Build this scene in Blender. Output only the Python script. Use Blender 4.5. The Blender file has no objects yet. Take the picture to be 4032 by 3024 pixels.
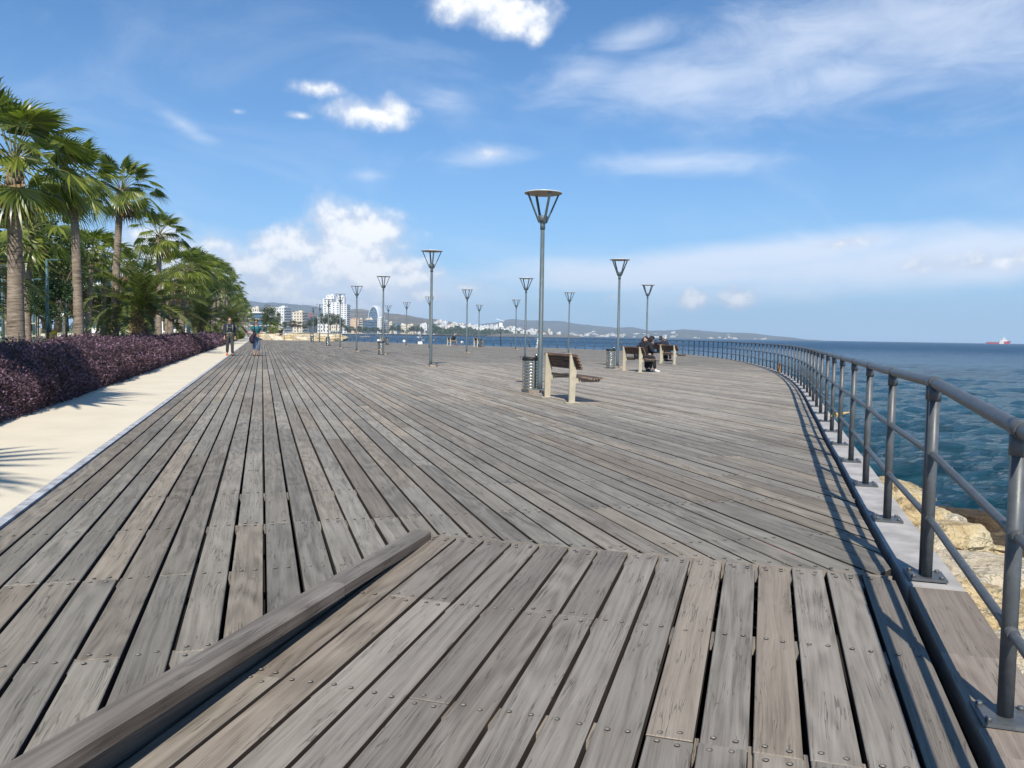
import bpy, math, random
import numpy as np
from mathutils import Vector, Matrix, Euler, noise as mnoise

scene = bpy.context.scene
COL = scene.collection
R = math.radians
random.seed(7)

# ------------------------------------------------------------------ camera
F, CX, CY = 3261.0, 2016.0, 1512.0          # focal length and centre in pixels of the 4032 x 3024 photograph
CAM_H = 1.15
PITCH, ROLL = R(3.37), R(0.92)
CAM_ROT = (Euler((math.pi / 2 - PITCH, 0, 0)).to_matrix() @ Matrix.Rotation(ROLL, 3, 'Z'))
cam_data = bpy.data.cameras.new("camera")
cam = bpy.data.objects.new("camera", cam_data)
COL.objects.link(cam)
cam_data.sensor_width = 36.0
cam_data.lens = 36.0 * F / 4032.0
cam_data.clip_start, cam_data.clip_end = 0.05, 30000
cam.matrix_world = Matrix.Translation((0, 0, CAM_H)) @ CAM_ROT.to_4x4()
scene.camera = cam

def ray(px, py):
    return CAM_ROT @ Vector(((px - CX) / F, -(py - CY) / F, -1.0))

def gnd(px, py, z=0.0):                     # the point of the plane at height z seen at that place of the photograph
    d = ray(px, py)
    t = (z - CAM_H) / d.z
    return Vector((d.x * t, d.y * t, z))

def at(px, py, dist):                       # the point at that forward distance
    d = ray(px, py)
    t = dist / d.y
    return Vector((d.x * t, dist, CAM_H + d.z * t))

# ------------------------------------------------------------------ light
SUN_EL, SUN_AZ = R(44.5), R(-1.5)            # shadows fall away from the camera, a touch to the right
sun_data = bpy.data.lights.new("sun", 'SUN')
sun = bpy.data.objects.new("sun", sun_data)
COL.objects.link(sun)
sun_data.energy = 4.9
sun_data.angle = R(0.53)
sun_data.color = (1.0, 0.935, 0.83)
SUN_DIR = Vector((math.sin(SUN_AZ) * math.cos(SUN_EL), math.cos(SUN_AZ) * math.cos(SUN_EL), -math.sin(SUN_EL)))
sun.rotation_euler = SUN_DIR.to_track_quat('-Z', 'Y').to_euler()
sun.location = (0, -20, 30)

scene.view_settings.view_transform = 'Standard'
scene.view_settings.look = 'None'
scene.view_settings.exposure = 0.25
scene.view_settings.gamma = 1.0

world = bpy.data.worlds.new("World")
scene.world = world
world.use_nodes = True

class NT:                                   # small node-tree helper
    def __init__(self, tree):
        self.t = tree
        tree.nodes.clear()
    def n(self, typ, **kw):
        nd = self.t.nodes.new(typ)
        for k, v in kw.items():
            setattr(nd, k, v)
        return nd
    def link(self, a, b):
        self.t.links.new(a, b)
    def put(self, sock, v):
        if hasattr(v, 'is_output') or isinstance(v, bpy.types.NodeSocket):
            self.t.links.new(v, sock)
        else:
            sock.default_value = v
    def math(self, op, a, b=None, c=None, clamp=False):
        nd = self.n('ShaderNodeMath', operation=op, use_clamp=clamp)
        self.put(nd.inputs[0], a)
        if b is not None: self.put(nd.inputs[1], b)
        if c is not None: self.put(nd.inputs[2], c)
        return nd.outputs[0]
    def vmath(self, op, a, b=None, scale=None):
        nd = self.n('ShaderNodeVectorMath', operation=op)
        self.put(nd.inputs[0], a)
        if b is not None: self.put(nd.inputs[1], b)
        if scale is not None: self.put(nd.inputs['Scale'], scale)
        return nd.outputs['Value'] if op in ('DOT_PRODUCT', 'LENGTH', 'DISTANCE') else nd.outputs['Vector']
    def noise(self, vec, scale, detail=4, rough=0.55, dist=0.0, dims='3D', w=None, out='Fac'):
        nd = self.n('ShaderNodeTexNoise', noise_dimensions=dims)
        if vec is not None: self.put(nd.inputs['Vector'], vec)
        nd.inputs['Scale'].default_value = scale
        nd.inputs['Detail'].default_value = detail
        nd.inputs['Roughness'].default_value = rough
        nd.inputs['Distortion'].default_value = dist
        if w is not None: self.put(nd.inputs['W'], w)
        return nd.outputs[out]
    def mapr(self, v, a, b, c=0.0, d=1.0, smooth=True):
        nd = self.n('ShaderNodeMapRange')
        if smooth: nd.interpolation_type = 'SMOOTHSTEP'
        self.put(nd.inputs[0], v)
        for i, x in enumerate((a, b, c, d)): self.put(nd.inputs[i + 1], x)
        return nd.outputs[0]
    def mix(self, fac, a, b, blend='MIX'):
        nd = self.n('ShaderNodeMix', data_type='RGBA', blend_type=blend)
        self.put(nd.inputs['Factor'], fac)
        for s, v in ((nd.inputs['A'] if False else nd.inputs[6], a), (nd.inputs[7], b)):
            self.put(s, (*v, 1.0) if isinstance(v, tuple) and len(v) == 3 else v)
        return nd.outputs[2]
    def ramp(self, fac, stops):
        nd = self.n('ShaderNodeValToRGB')
        e = nd.color_ramp.elements
        while len(e) < len(stops): e.new(0.5)
        for el, (p, c) in zip(e, stops):
            el.position = p
            el.color = (*c, 1.0) if len(c) == 3 else c
        self.put(nd.inputs[0], fac)
        return nd.outputs[0]
    def map(self, vec, scale=(1, 1, 1), loc=(0, 0, 0), rot=(0, 0, 0)):
        nd = self.n('ShaderNodeMapping')
        self.put(nd.inputs[0], vec)
        nd.inputs['Scale'].default_value = scale
        nd.inputs['Location'].default_value = loc
        nd.inputs['Rotation'].default_value = rot
        return nd.outputs[0]
    def sep(self, vec):
        nd = self.n('ShaderNodeSeparateXYZ')
        self.put(nd.inputs[0], vec)
        return nd.outputs
    def comb(self, x, y, z=0.0):
        nd = self.n('ShaderNodeCombineXYZ')
        for i, v in enumerate((x, y, z)): self.put(nd.inputs[i], v)
        return nd.outputs[0]

def build_sky():
    T = NT(world.node_tree)
    out = T.n('ShaderNodeOutputWorld')
    bg = T.n('ShaderNodeBackground')
    sky = T.n('ShaderNodeTexSky', sky_type='NISHITA', sun_disc=False)
    sky.sun_elevation = SUN_EL
    sky.sun_rotation = math.pi + SUN_AZ
    sky.altitude = 0
    sky.air_density = 1.0
    sky.dust_density = 0.3
    sky.ozone_density = 1.0
    co = T.n('ShaderNodeTexCoord').outputs['Generated']
    dirn = T.vmath('NORMALIZE', co)
    # clouds live in sky directions: blobs round given bearings, broken up by fractal noise
    nb = T.noise(dirn, 20.0, 7, 0.56)                       # billows
    nf = T.noise(T.map(dirn, (9, 9, 26)), 1.0, 7, 0.62, 0.6)   # streaks
    nz = T.math('SUBTRACT', nb, 0.5)
    nzf = T.math('SUBTRACT', nf, 0.5)
    def blob(px, py, rx, ry, tilt=0.0, wt=1.0):
        c = ray(px, py).normalized()
        right = Vector((c.y, -c.x, 0)).normalized()
        up = right.cross(c)
        tx = (right * math.cos(tilt) + up * math.sin(tilt)) * (F / rx)
        ty = (up * math.cos(tilt) - right * math.sin(tilt)) * (F / ry)
        dd = T.vmath('SUBTRACT', dirn, tuple(c))
        a = T.vmath('DOT_PRODUCT', dd, tuple(tx))
        b = T.vmath('DOT_PRODUCT', dd, tuple(ty))
        r = T.math('SQRT', T.math('ADD', T.math('MULTIPLY', a, a), T.math('MULTIPLY', b, b)))
        return T.math('SUBTRACT', wt, r), b
    def union(items):
        m = bsum = None
        for it in items:
            v, b = blob(*it)
            m = v if m is None else T.math('SMOOTH_MAX', m, v, 0.15)
        return m
    puffs = [(1850, -20, 200, 110, 0, 1.1), (1990, 60, 190, 80, 0, 1.1), (2120, 115, 70, 70), (1460, 445, 200, 58, 0, 1.1), (1540, 430, 100, 62), (1240, 345, 110, 44, 0, 1.0),
             (1185, 455, 70, 26, 0, .7), (940, 440, 70, 28, 0, .6), (1930, 600, 110, 42, 0, .65),
             (1390, 930, 150, 110, 0, 1.55), (1330, 1010, 230, 110, 0, 1.55), (1210, 985, 150, 90, 0, 1.45), (1060, 960, 110, 70, 0, 1.0), (1470, 1060, 200, 75, 0, 1.5), (950, 1050, 190, 90, 0, 0.9),
             (1140, 1090, 260, 90, 0, 1.05), (1640, 1085, 180, 60, 0, 1.0), (850, 960, 160, 70, 0, 0.75), (1820, 1130, 160, 40, 0, .8), (1650, 1160, 180, 45, 0, .8), (1040, 1150, 220, 70, 0, 1.0),
             (2735, 1185, 68, 42, 0, 1.15), (2900, 1178, 80, 48, 0, 1.2), (2410, 1170, 60, 24, 0, .75), (640, 980, 200, 120, 0, 0.95), (480, 1080, 240, 110, 0, 1.0), (3850, 1030, 420, 60, 0.05, 0.85), (3300, 960, 300, 34, 0.1, 0.6), (1300, 1190, 400, 40, 0, .8)]
    p = union(puffs)
    pn = T.math('ADD', p, T.math('MULTIPLY', nz, 2.1))
    pden = T.math('MULTIPLY', T.mapr(pn, -0.05, 0.85), 0.96)
    # shade of the puffs: thicker and lower parts greyer
    light = T.noise(T.vmath('ADD', dirn, (0, 0, 0.010)), 20.0, 7, 0.56)
    rel = T.math('SUBTRACT', nb, light)
    pcol = T.mix(T.mapr(T.math('ADD', pn, T.math('MULTIPLY', rel, 4.0)), 0.15, 1.25), (0.60, 0.67, 0.80), (0.98, 0.98, 0.99))
    wisps = [(2700, 330, 420, 130, 0.10), (3150, 180, 700, 180, 0.18), (3700, 120, 700, 230, 0.0), (2660, 645, 300, 52, 0.02), (2760, 640, 150, 40, 0.0), (720, 490, 150, 40, -0.5, 0.55), (1750, 400, 180, 80, 0, 0.75),
             (3300, 300, 400, 120, 0.2), (2300, 290, 260, 110, 0.3, 0.7), (2500, 150, 200, 60, 0.2), (1900, 620, 220, 60, 0.1, 0.8), (1450, 690, 120, 30, 0.0, 0.6)]
    w = union(wisps)
    wn = T.math('ADD', w, T.math('MULTIPLY', nzf, 2.4))
    wden = T.math('MULTIPLY', T.mapr(wn, -0.45, 1.5), 0.60)
    veil = [(3700, 1020, 1300, 130, 0.10), (3000, 1010, 1000, 90, 0.10), (3900, 1050, 400, 90, 0.15), (2600, 1080, 900, 90, 0.0), (1300, 1160, 900, 150, 0.0), (700, 1100, 500, 200, 0.0)]
    v = union(veil)
    vden = T.math('MULTIPLY', T.mapr(T.math('ADD', v, T.math('MULTIPLY', nzf, 0.9)), -0.1, 0.8), 0.85)
    el = T.sep(dirn)[2]
    cir = T.noise(T.map(dirn, (3.5, 3.5, 9), (2.3, 1.1, 0.4)), 1.0, 7, 0.60, 0.8)
    cden = T.math('MULTIPLY', T.mapr(cir, 0.46, 0.80), 0.20)
    # Nishita colour, deepened a little towards the zenith as the phone rendered it
    skyc = T.mix(1.0, sky.outputs[0], SKY_TINT, 'MULTIPLY')
    gain = T.n('ShaderNodeVectorMath', operation='SCALE')
    T.put(gain.inputs[0], skyc)
    gain.inputs['Scale'].default_value = 1.0
    base = gain.outputs[0]
    K = 1.0 / SKY_STRENGTH
    def sc(c):
        s = T.n('ShaderNodeVectorMath', operation='SCALE')
        if isinstance(c, tuple): s.inputs[0].default_value = c
        else: T.put(s.inputs[0], c)
        s.inputs['Scale'].default_value = K
        return s.outputs[0]
    hz = T.math('POWER', 2.718, T.math('MULTIPLY', T.math('MAXIMUM', el, 0.0), -7.5))
    base = T.mix(T.math('MULTIPLY', hz, 0.78), base, sc((0.49, 0.66, 0.95)))
    c1 = T.mix(vden, base, sc((0.76, 0.83, 0.96)))
    c1 = T.mix(cden, c1, sc((0.74, 0.82, 0.96)))
    c2 = T.mix(wden, c1, sc((0.80, 0.86, 0.97)))
    c3 = T.mix(pden, c2, sc(pcol))
    T.put(bg.inputs['Color'], c3)
    bg.inputs['Strength'].default_value = SKY_STRENGTH
    T.link(bg.outputs[0], out.inputs[0])

SKY_STRENGTH = 0.083
SKY_TINT = (0.40, 0.86, 1.28)
build_sky()

# ------------------------------------------------------------------ materials
MATS = {}
def new_mat(name):
    m = bpy.data.materials.new(name)
    m.use_nodes = True
    MATS[name] = m
    T = NT(m.node_tree)
    out = T.n('ShaderNodeOutputMaterial')
    b = T.n('ShaderNodeBsdfPrincipled')
    T.link(b.outputs[0], out.inputs[0])
    return m, T, b, out

def plain(name, col, rough=0.6, metal=0.0, var=0.12, scale=6.0, bump=0.0, spec=0.5, stretch=(1, 1, 1)):
    m, T, b, out = new_mat(name)
    co = T.n('ShaderNodeTexCoord').outputs['Object']
    n = T.noise(T.map(co, stretch), scale, 5, 0.6)
    lo = tuple(c * (1 - var) for c in col)
    hi = tuple(min(1, c * (1 + var)) for c in col)
    T.put(b.inputs['Base Color'], T.mix(T.mapr(n, 0.3, 0.7), lo, hi))
    b.inputs['Roughness'].default_value = rough
    b.inputs['Metallic'].default_value = metal
    b.inputs['Specular IOR Level'].default_value = spec
    if bump:
        bp = T.n('ShaderNodeBump')
        bp.inputs['Strength'].default_value = bump
        bp.inputs['Distance'].default_value = 0.02
        T.put(bp.inputs['Height'], n)
        T.link(bp.outputs[0], b.inputs['Normal'])
    return m

def wood(name, dark, mid, lightc, worn=True, tone=(0.0, 1.0)):
    """weathered boards: UV runs along (x) and across (y) each board, in metres"""
    m, T, b, out = new_mat(name)
    uv = T.n('ShaderNodeUVMap').outputs[0]
    geo = T.n('ShaderNodeNewGeometry')
    rnd = geo.outputs['Random Per Island']
    off = T.comb(T.math('MULTIPLY', rnd, 37.0), T.math('MULTIPLY', rnd, 91.0), T.math('MULTIPLY', rnd, 53.0))
    u = T.vmath('ADD', uv, off)
    warp = T.noise(T.map(u, (0.9, 4.5, 1)), 1.0, 2, 0.45, out='Color')
    wv = T.vmath('SUBTRACT', warp, (0.5, 0.5, 0.5))
    uw = T.vmath('ADD', u, T.vmath('MULTIPLY', wv, (0.0, 0.085, 0.0)))
    g1 = T.noise(T.map(uw, (1.3, 42, 1)), 1.0, 6, 0.62)
    g2 = T.noise(T.map(uw, (5.0, 150, 1)), 1.0, 4, 0.6)
    g3 = T.noise(T.map(u, (2.0, 4.0, 1)), 1.0, 5, 0.6)
    # cathedral figure: rings of a low hill cut by the board
    hillh = T.noise(T.map(u, (0.75, 4.2, 1), (5, 2, 3)), 1.0, 2, 0.4)
    rings = T.math('SINE', T.math('ADD', T.math('MULTIPLY', hillh, 52.0), T.math('MULTIPLY', g1, 4.0)))
    ringm = T.math('MULTIPLY', T.math('MULTIPLY', rings, 0.055), T.mapr(T.math('FRACT', T.math('MULTIPLY', rnd, 7.77)), 0.35, 0.75))
    # short drying cracks along the grain
    cn = T.noise(T.map(uw, (2.4, 60, 1), (3, 7, 1)), 1.0, 2, 0.5)
    hair = T.mapr(T.math('ABSOLUTE', T.math('SUBTRACT', cn, 0.5)), 0.006, 0.022, 1.0, 0.0)
    cmask = T.mapr(T.noise(T.map(u, (3.2, 9.0, 1), (9, 1, 4)), 1.0, 3, 0.6), 0.48, 0.58)
    crack = T.math('MULTIPLY', hair, cmask)
    grain = T.math('ADD', T.math('MULTIPLY', g1, 0.50), T.math('ADD', T.math('MULTIPLY', g2, 0.22), T.math('ADD', T.math('MULTIPLY', g3, 0.27), ringm)))
    col = T.ramp(grain, [(0.29, dark), (0.50, mid), (0.76, lightc)])
    # every board has its own tone, a few are brownish, a few silvery
    rn2 = T.math('FRACT', T.math('MULTIPLY', rnd, 17.31))
    tonef = T.math('ADD', 0.82, T.math('MULTIPLY', rnd, 0.44))
    ts = T.n('ShaderNodeVectorMath', operation='SCALE')
    T.put(ts.inputs[0], col)
    T.put(ts.inputs['Scale'], tonef)
    warm = T.mix(T.mapr(rn2, 0.45, 1.0), ts.outputs[0], T.mix(1.0, ts.outputs[0], (1.06, 0.99, 0.92), 'MULTIPLY'))
    c = warm
    if worn:
        pos = geo.outputs['Position']
        wn = T.noise(T.map(pos, (0.16, 0.30, 1)), 1.0, 5, 0.6)
        px_, py_, _z = T.sep(pos)
        ex = T.math('MULTIPLY', T.math('SUBTRACT', px_, 2.0), 1 / 11.0); ey = T.math('MULTIPLY', T.math('SUBTRACT', py_, 23.0), 1 / 15.0)
        er = T.math('SQRT', T.math('ADD', T.math('MULTIPLY', ex, ex), T.math('MULTIPLY', ey, ey)))
        walked = T.mapr(T.math('ADD', er, T.math('MULTIPLY', T.math('SUBTRACT', wn, 0.5), 1.5)), 0.35, 1.15, 1.0, 0.0)
        c = T.mix(T.math('MULTIPLY', walked, 0.85), T.mix(1.0, c, (0.97, 0.97, 0.96), 'MULTIPLY'), T.mix(1.0, c, (1.50, 1.47, 1.42), 'MULTIPLY'))
        st = T.noise(T.map(pos, (0.5, 0.5, 1)), 1.0, 6, 0.65)
        c = T.mix(T.math('MULTIPLY', T.mapr(st, 0.56, 0.75), 0.42), c, (0.12, 0.105, 0.095))
    c = T.mix(T.math('MULTIPLY', crack, 0.55), c, (0.045, 0.038, 0.033))
    T.put(b.inputs['Base Color'], c)
    b.inputs['Roughness'].default_value = 0.72
    b.inputs['Specular IOR Level'].default_value = 0.35
    bp = T.n('ShaderNodeBump')
    bp.inputs['Strength'].default_value = 0.5
    bp.inputs['Distance'].default_value = 0.004
    T.put(bp.inputs['Height'], T.math('SUBTRACT', T.math('ADD', g1, T.math('MULTIPLY', g2, 0.5)), T.math('MULTIPLY', crack, 0.9)))
    T.link(bp.outputs[0], b.inputs['Normal'])
    return m

def foliage(name, c1, c2, c3, trans=0.35, rough=0.45, spec=0.4, clump=0.8, ramt=(0.75, 0.5)):
    m, T, b, out = new_mat(name)
    geo = T.n('ShaderNodeNewGeometry')
    rnd = geo.outputs['Random Per Island']
    n = T.noise(geo.outputs['Position'], clump, 4, 0.6)
    f = T.math('ADD', T.math('MULTIPLY', rnd, ramt[0]), T.math('MULTIPLY', T.math('SUBTRACT', n, 0.25), ramt[1]))
    col = T.ramp(f, [(0.1, c1), (0.5, c2), (0.95, c3)])
    T.put(b.inputs['Base Color'], col)
    b.inputs['Roughness'].default_value = rough
    b.inputs['Specular IOR Level'].default_value = spec
    tr = T.n('ShaderNodeBsdfTranslucent')
    T.put(tr.inputs['Color'], T.mix(1.0, col, (1.1, 1.25, 0.6), 'MULTIPLY'))
    mx = T.n('ShaderNodeMixShader')
    mx.inputs[0].default_value = trans
    T.link(b.outputs[0], mx.inputs[1])
    T.link(tr.outputs[0], mx.inputs[2])
    T.link(mx.outputs[0], out.inputs[0])
    return m

M_deck = wood('weathered_deck_wood', (0.098, 0.088, 0.073), (0.220, 0.200, 0.169), (0.338, 0.313, 0.271))
M_ramp = wood('platform_wood', (0.100, 0.086, 0.070), (0.226, 0.203, 0.173), (0.335, 0.307, 0.268), worn=False)
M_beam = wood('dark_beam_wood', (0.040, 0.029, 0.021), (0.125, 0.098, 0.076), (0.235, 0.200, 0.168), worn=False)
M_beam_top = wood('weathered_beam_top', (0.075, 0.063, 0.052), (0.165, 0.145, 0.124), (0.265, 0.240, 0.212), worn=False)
M_edge = wood('edge_plank_wood', (0.15, 0.115, 0.09), (0.27, 0.225, 0.185), (0.37, 0.32, 0.275), worn=False)
M_bench_wood = wood('bench_brown_wood', (0.050, 0.028, 0.017), (0.135, 0.078, 0.048), (0.24, 0.150, 0.095), worn=False)
M_seat_wood = wood('bench_seat_wood', (0.10, 0.065, 0.045), (0.20, 0.145, 0.11), (0.31, 0.25, 0.20), worn=False)
M_side = plain('dark_board_side', (0.045, 0.031, 0.022), 0.9, 0, 0.3, 8)  # side faces a darker brown than the board tops, so the gaps read dark
M_void = plain('dark_soil', (0.018, 0.016, 0.014), 0.95, var=0.3)
M_bolt = plain('bolt_steel', (0.31, 0.275, 0.225), 0.6, 0.2, 0.3, 60)
M_recess_shade = plain('bolt_recess_shade', (0.075, 0.064, 0.053), 0.9)  # flat dark disc: the shade inside each bolt recess, put into the colour
M_rail = plain('grey_painted_steel', (0.082, 0.089, 0.094), 0.50, 0.0, 0.16, 22, 0.06)
def worn_paint(m):
    T = NT.__new__(NT); T.t = m.node_tree
    b = [n for n in T.t.nodes if n.type == 'BSDF_PRINCIPLED'][0]
    src = b.inputs['Base Color'].links[0].from_socket
    co = T.n('ShaderNodeNewGeometry').outputs['Position']
    chip = T.mapr(T.noise(co, 55.0, 4, 0.7), 0.66, 0.70)
    salt = T.mapr(T.noise(T.map(co, (6, 6, 1.2)), 1.0, 6, 0.65), 0.52, 0.75)
    c = T.mix(T.math('MULTIPLY', salt, 0.30), src, (0.26, 0.27, 0.27))
    c = T.mix(T.math('MULTIPLY', chip, 0.6), c, (0.24, 0.20, 0.16))
    T.put(b.inputs['Base Color'], c)
    T.put(b.inputs['Roughness'], T.mapr(salt, 0, 1, 0.42, 0.62))
worn_paint(M_rail)
M_lamp = plain('lamp_grey_green_steel', (0.090, 0.118, 0.126), 0.50, 0.0, 0.12, 14, 0.04)
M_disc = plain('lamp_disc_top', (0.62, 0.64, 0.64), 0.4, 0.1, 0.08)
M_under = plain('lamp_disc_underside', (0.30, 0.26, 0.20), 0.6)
M_steel = plain('brushed_stainless', (0.60, 0.56, 0.48), 0.27, 1.0, 0.07, 30, 0.0, stretch=(0.2, 0.2, 12))
M_black = plain('black_plastic', (0.012, 0.012, 0.013), 0.45, 0.0, 0.2, 20, 0.3)
M_cream_steel = plain('cream_painted_steel', (0.47, 0.42, 0.31), 0.5, 0.1, 0.08, 10)
M_conc = plain('pale_concrete', (0.39, 0.37, 0.35), 0.85, 0.0, 0.22, 4, 0.35)
M_path = plain('cream_screed', (0.69, 0.615, 0.475), 0.9, 0.0, 0.05, 1.2, 0.1)
M_strip = plain('grey_stone_strip', (0.40, 0.41, 0.43), 0.7, 0.0, 0.35, 7, 0.2, stretch=(1, 1, 1))
M_white = plain('white_paint', (0.78, 0.78, 0.75), 0.6, 0.0, 0.05, 3)
M_rust = plain('rusty_steel', (0.34, 0.20, 0.105), 0.85, 0.2, 0.45, 14, 0.4)
M_redp = plain('red_paint', (0.50, 0.030, 0.035), 0.5, 0.0, 0.1, 1)
M_glass = plain('dark_glass', (0.030, 0.050, 0.075), 0.12, 0.0, 0.35, 0.3, spec=0.8)
M_yellow = plain('yellow_plastic', (0.75, 0.47, 0.02), 0.5)
M_blue = plain('blue_plastic', (0.03, 0.24, 0.62), 0.5)
M_teal = plain('teal_lamp_post', (0.07, 0.14, 0.15), 0.5, 0.2)
M_lawn = plain('park_lawn', (0.115, 0.150, 0.045), 0.95, 0.0, 0.35, 0.8, 0.3)

def trunk_mat(name, a, b_, scale=26):
    m, T, b, out = new_mat(name)
    co = T.n('ShaderNodeTexCoord').outputs['Object']
    n = T.noise(T.map(co, (3, 3, scale)), 1.0, 6, 0.65, 0.3)
    n2 = T.noise(co, 2.2, 4, 0.6)
    f = T.math('ADD', T.math('MULTIPLY', n, 0.7), T.math('MULTIPLY', n2, 0.35))
    T.put(b.inputs['Base Color'], T.ramp(f, [(0.36, tuple(c * 0.35 for c in a)), (0.48, a), (0.68, b_)]))
    b.inputs['Roughness'].default_value = 0.9
    bp = T.n('ShaderNodeBump')
    bp.inputs['Strength'].default_value = 0.8
    bp.inputs['Distance'].default_value = 0.05
    T.put(bp.inputs['Height'], n)
    T.link(bp.outputs[0], b.inputs['Normal'])
    return m
M_trunk = trunk_mat('palm_trunk_bark', (0.205, 0.155, 0.112), (0.37, 0.30, 0.235))
M_ptrunk = trunk_mat('date_palm_bark', (0.19, 0.115, 0.060), (0.46, 0.33, 0.20), 9)
M_bark = plain('tree_bark', (0.11, 0.085, 0.065), 0.9, 0, 0.3, 6, 0.4)
M_fan = foliage('fan_palm_leaf', (0.045, 0.066, 0.010), (0.130, 0.172, 0.022), (0.310, 0.330, 0.060), 0.42, 0.34, 0.6)
M_fan_dead = foliage('dry_palm_leaf', (0.055, 0.035, 0.018), (0.16, 0.10, 0.045), (0.30, 0.20, 0.08), 0.25)
M_petiole = plain('palm_petiole', (0.17, 0.17, 0.055), 0.5, 0, 0.2)
M_date = foliage('date_palm_leaf', (0.040, 0.058, 0.014), (0.115, 0.145, 0.030), (0.235, 0.255, 0.065), 0.34, 0.38, 0.55)
M_hedge = foliage('purple_hedge_leaf', (0.034, 0.022, 0.016), (0.108, 0.062, 0.078), (0.370, 0.230, 0.350), 0.25, 0.70, 0.25, 2.2, (0.52, 0.95))
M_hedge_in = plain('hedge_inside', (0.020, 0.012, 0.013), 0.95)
M_hedge_g = foliage('yellow_green_hedge_leaf', (0.045, 0.065, 0.010), (0.13, 0.16, 0.022), (0.24, 0.26, 0.04), 0.3)
M_tree = foliage('broadleaf_leaf', (0.018, 0.032, 0.008), (0.056, 0.086, 0.022), (0.120, 0.150, 0.042), 0.28)
M_pine = foliage('pine_needles', (0.014, 0.032, 0.010), (0.040, 0.080, 0.026), (0.075, 0.120, 0.040), 0.2)
M_autumn = foliage('russet_leaf', (0.060, 0.032, 0.014), (0.15, 0.085, 0.035), (0.20, 0.15, 0.055), 0.3)
M_olive = foliage('olive_scrub_leaf', (0.060, 0.055, 0.028), (0.115, 0.100, 0.055), (0.17, 0.15, 0.085), 0.2)

def rock_mat(name, a, b_, c):
    m, T, b, out = new_mat(name)
    co = T.n('ShaderNodeTexCoord').outputs['Object']
    n = T.noise(co, 1.6, 8, 0.62, 0.4)
    n2 = T.noise(co, 9.0, 6, 0.65)
    pit = T.mapr(T.noise(co, 4.5, 3, 0.6), 0.60, 0.70)
    col = T.ramp(T.math('ADD', T.math('MULTIPLY', n, 0.75), T.math('MULTIPLY', n2, 0.28)), [(0.34, a), (0.50, b_), (0.66, c)])
    col = T.mix(T.math('MULTIPLY', pit, 0.65), col, tuple(x * 0.45 for x in a))
    vein = T.mapr(T.math('ABSOLUTE', T.math('SUBTRACT', T.noise(co, 2.6, 4, 0.6, 0.5), 0.5)), 0.004, 0.02, 1.0, 0.0)
    col = T.mix(T.math('MULTIPLY', vein, 0.55), col, tuple(x * 0.35 for x in a))
    T.put(b.inputs['Base Color'], col)
    b.inputs['Roughness'].default_value = 0.9
    bp = T.n('ShaderNodeBump')
    bp.inputs['Strength'].default_value = 1.0
    bp.inputs['Distance'].default_value = 0.12
    T.put(bp.inputs['Height'], T.math('ADD', n2, n))
    T.link(bp.outputs[0], b.inputs['Normal'])
    return m
M_rock = rock_mat('tan_limestone', (0.32, 0.21, 0.09), (0.63, 0.49, 0.27), (0.74, 0.65, 0.45))
M_rock2 = rock_mat('pale_limestone', (0.42, 0.33, 0.20), (0.64, 0.55, 0.40), (0.74, 0.68, 0.55))
M_wet = rock_mat('wet_brown_rock', (0.025, 0.017, 0.009), (0.085, 0.055, 0.024), (0.17, 0.12, 0.055))

def water_mat():
    m, T, b, out = new_mat('sea_water')
    geo = T.n('ShaderNodeNewGeometry')
    pos = geo.outputs['Position']
    dist = T.vmath('LENGTH', pos)
    big = T.noise(T.map(pos, (0.035, 0.075, 1), rot=(0, 0, 0.3)), 1.0, 5, 0.6)
    mid = T.noise(T.map(pos, (0.46, 1.30, 1), rot=(0, 0, 0.35)), 1.0, 6, 0.62, 0.3)
    sml = T.noise(T.map(pos, (2.0, 5.0, 1), rot=(0, 0, 0.2)), 1.0, 5, 0.62, 0.4)
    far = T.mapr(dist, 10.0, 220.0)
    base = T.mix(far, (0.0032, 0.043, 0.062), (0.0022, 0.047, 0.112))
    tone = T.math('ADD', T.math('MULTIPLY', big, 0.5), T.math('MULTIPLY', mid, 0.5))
    col = T.mix(T.mapr(tone, 0.35, 0.65), T.mix(1.0, base, (0.45, 0.55, 0.62), 'MULTIPLY'), T.mix(1.0, base, (1.7, 1.55, 1.4), 'MULTIPLY'))  # light crests and dark troughs of the waves painted into the base colour
    cap = T.noise(T.map(pos, (0.10, 0.30, 1), rot=(0, 0, 0.25)), 1.0, 8, 0.72)
    capf = T.mapr(cap, 0.705, 0.76)
    col = T.mix(capf, col, (0.55, 0.60, 0.62))
    T.put(b.inputs['Base Color'], col)
    T.put(b.inputs['Roughness'], T.mapr(dist, 8.0, 400.0, 0.10, 0.32))
    b.inputs['IOR'].default_value = 1.33
    T.put(b.inputs['Specular IOR Level'], T.mapr(dist, 8.0, 300.0, 0.22, 0.06))
    hgt = T.math('ADD', T.math('MULTIPLY', mid, 0.75), T.math('ADD', T.math('MULTIPLY', sml, 0.26), T.math('MULTIPLY', big, 0.35)))
    bp = T.n('ShaderNodeBump')
    bp.inputs['Strength'].default_value = 1.0
    bp.inputs['Distance'].default_value = 0.75
    T.put(bp.inputs['Height'], hgt)
    T.link(bp.outputs[0], b.inputs['Normal'])
    return m
M_water = water_mat()

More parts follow.
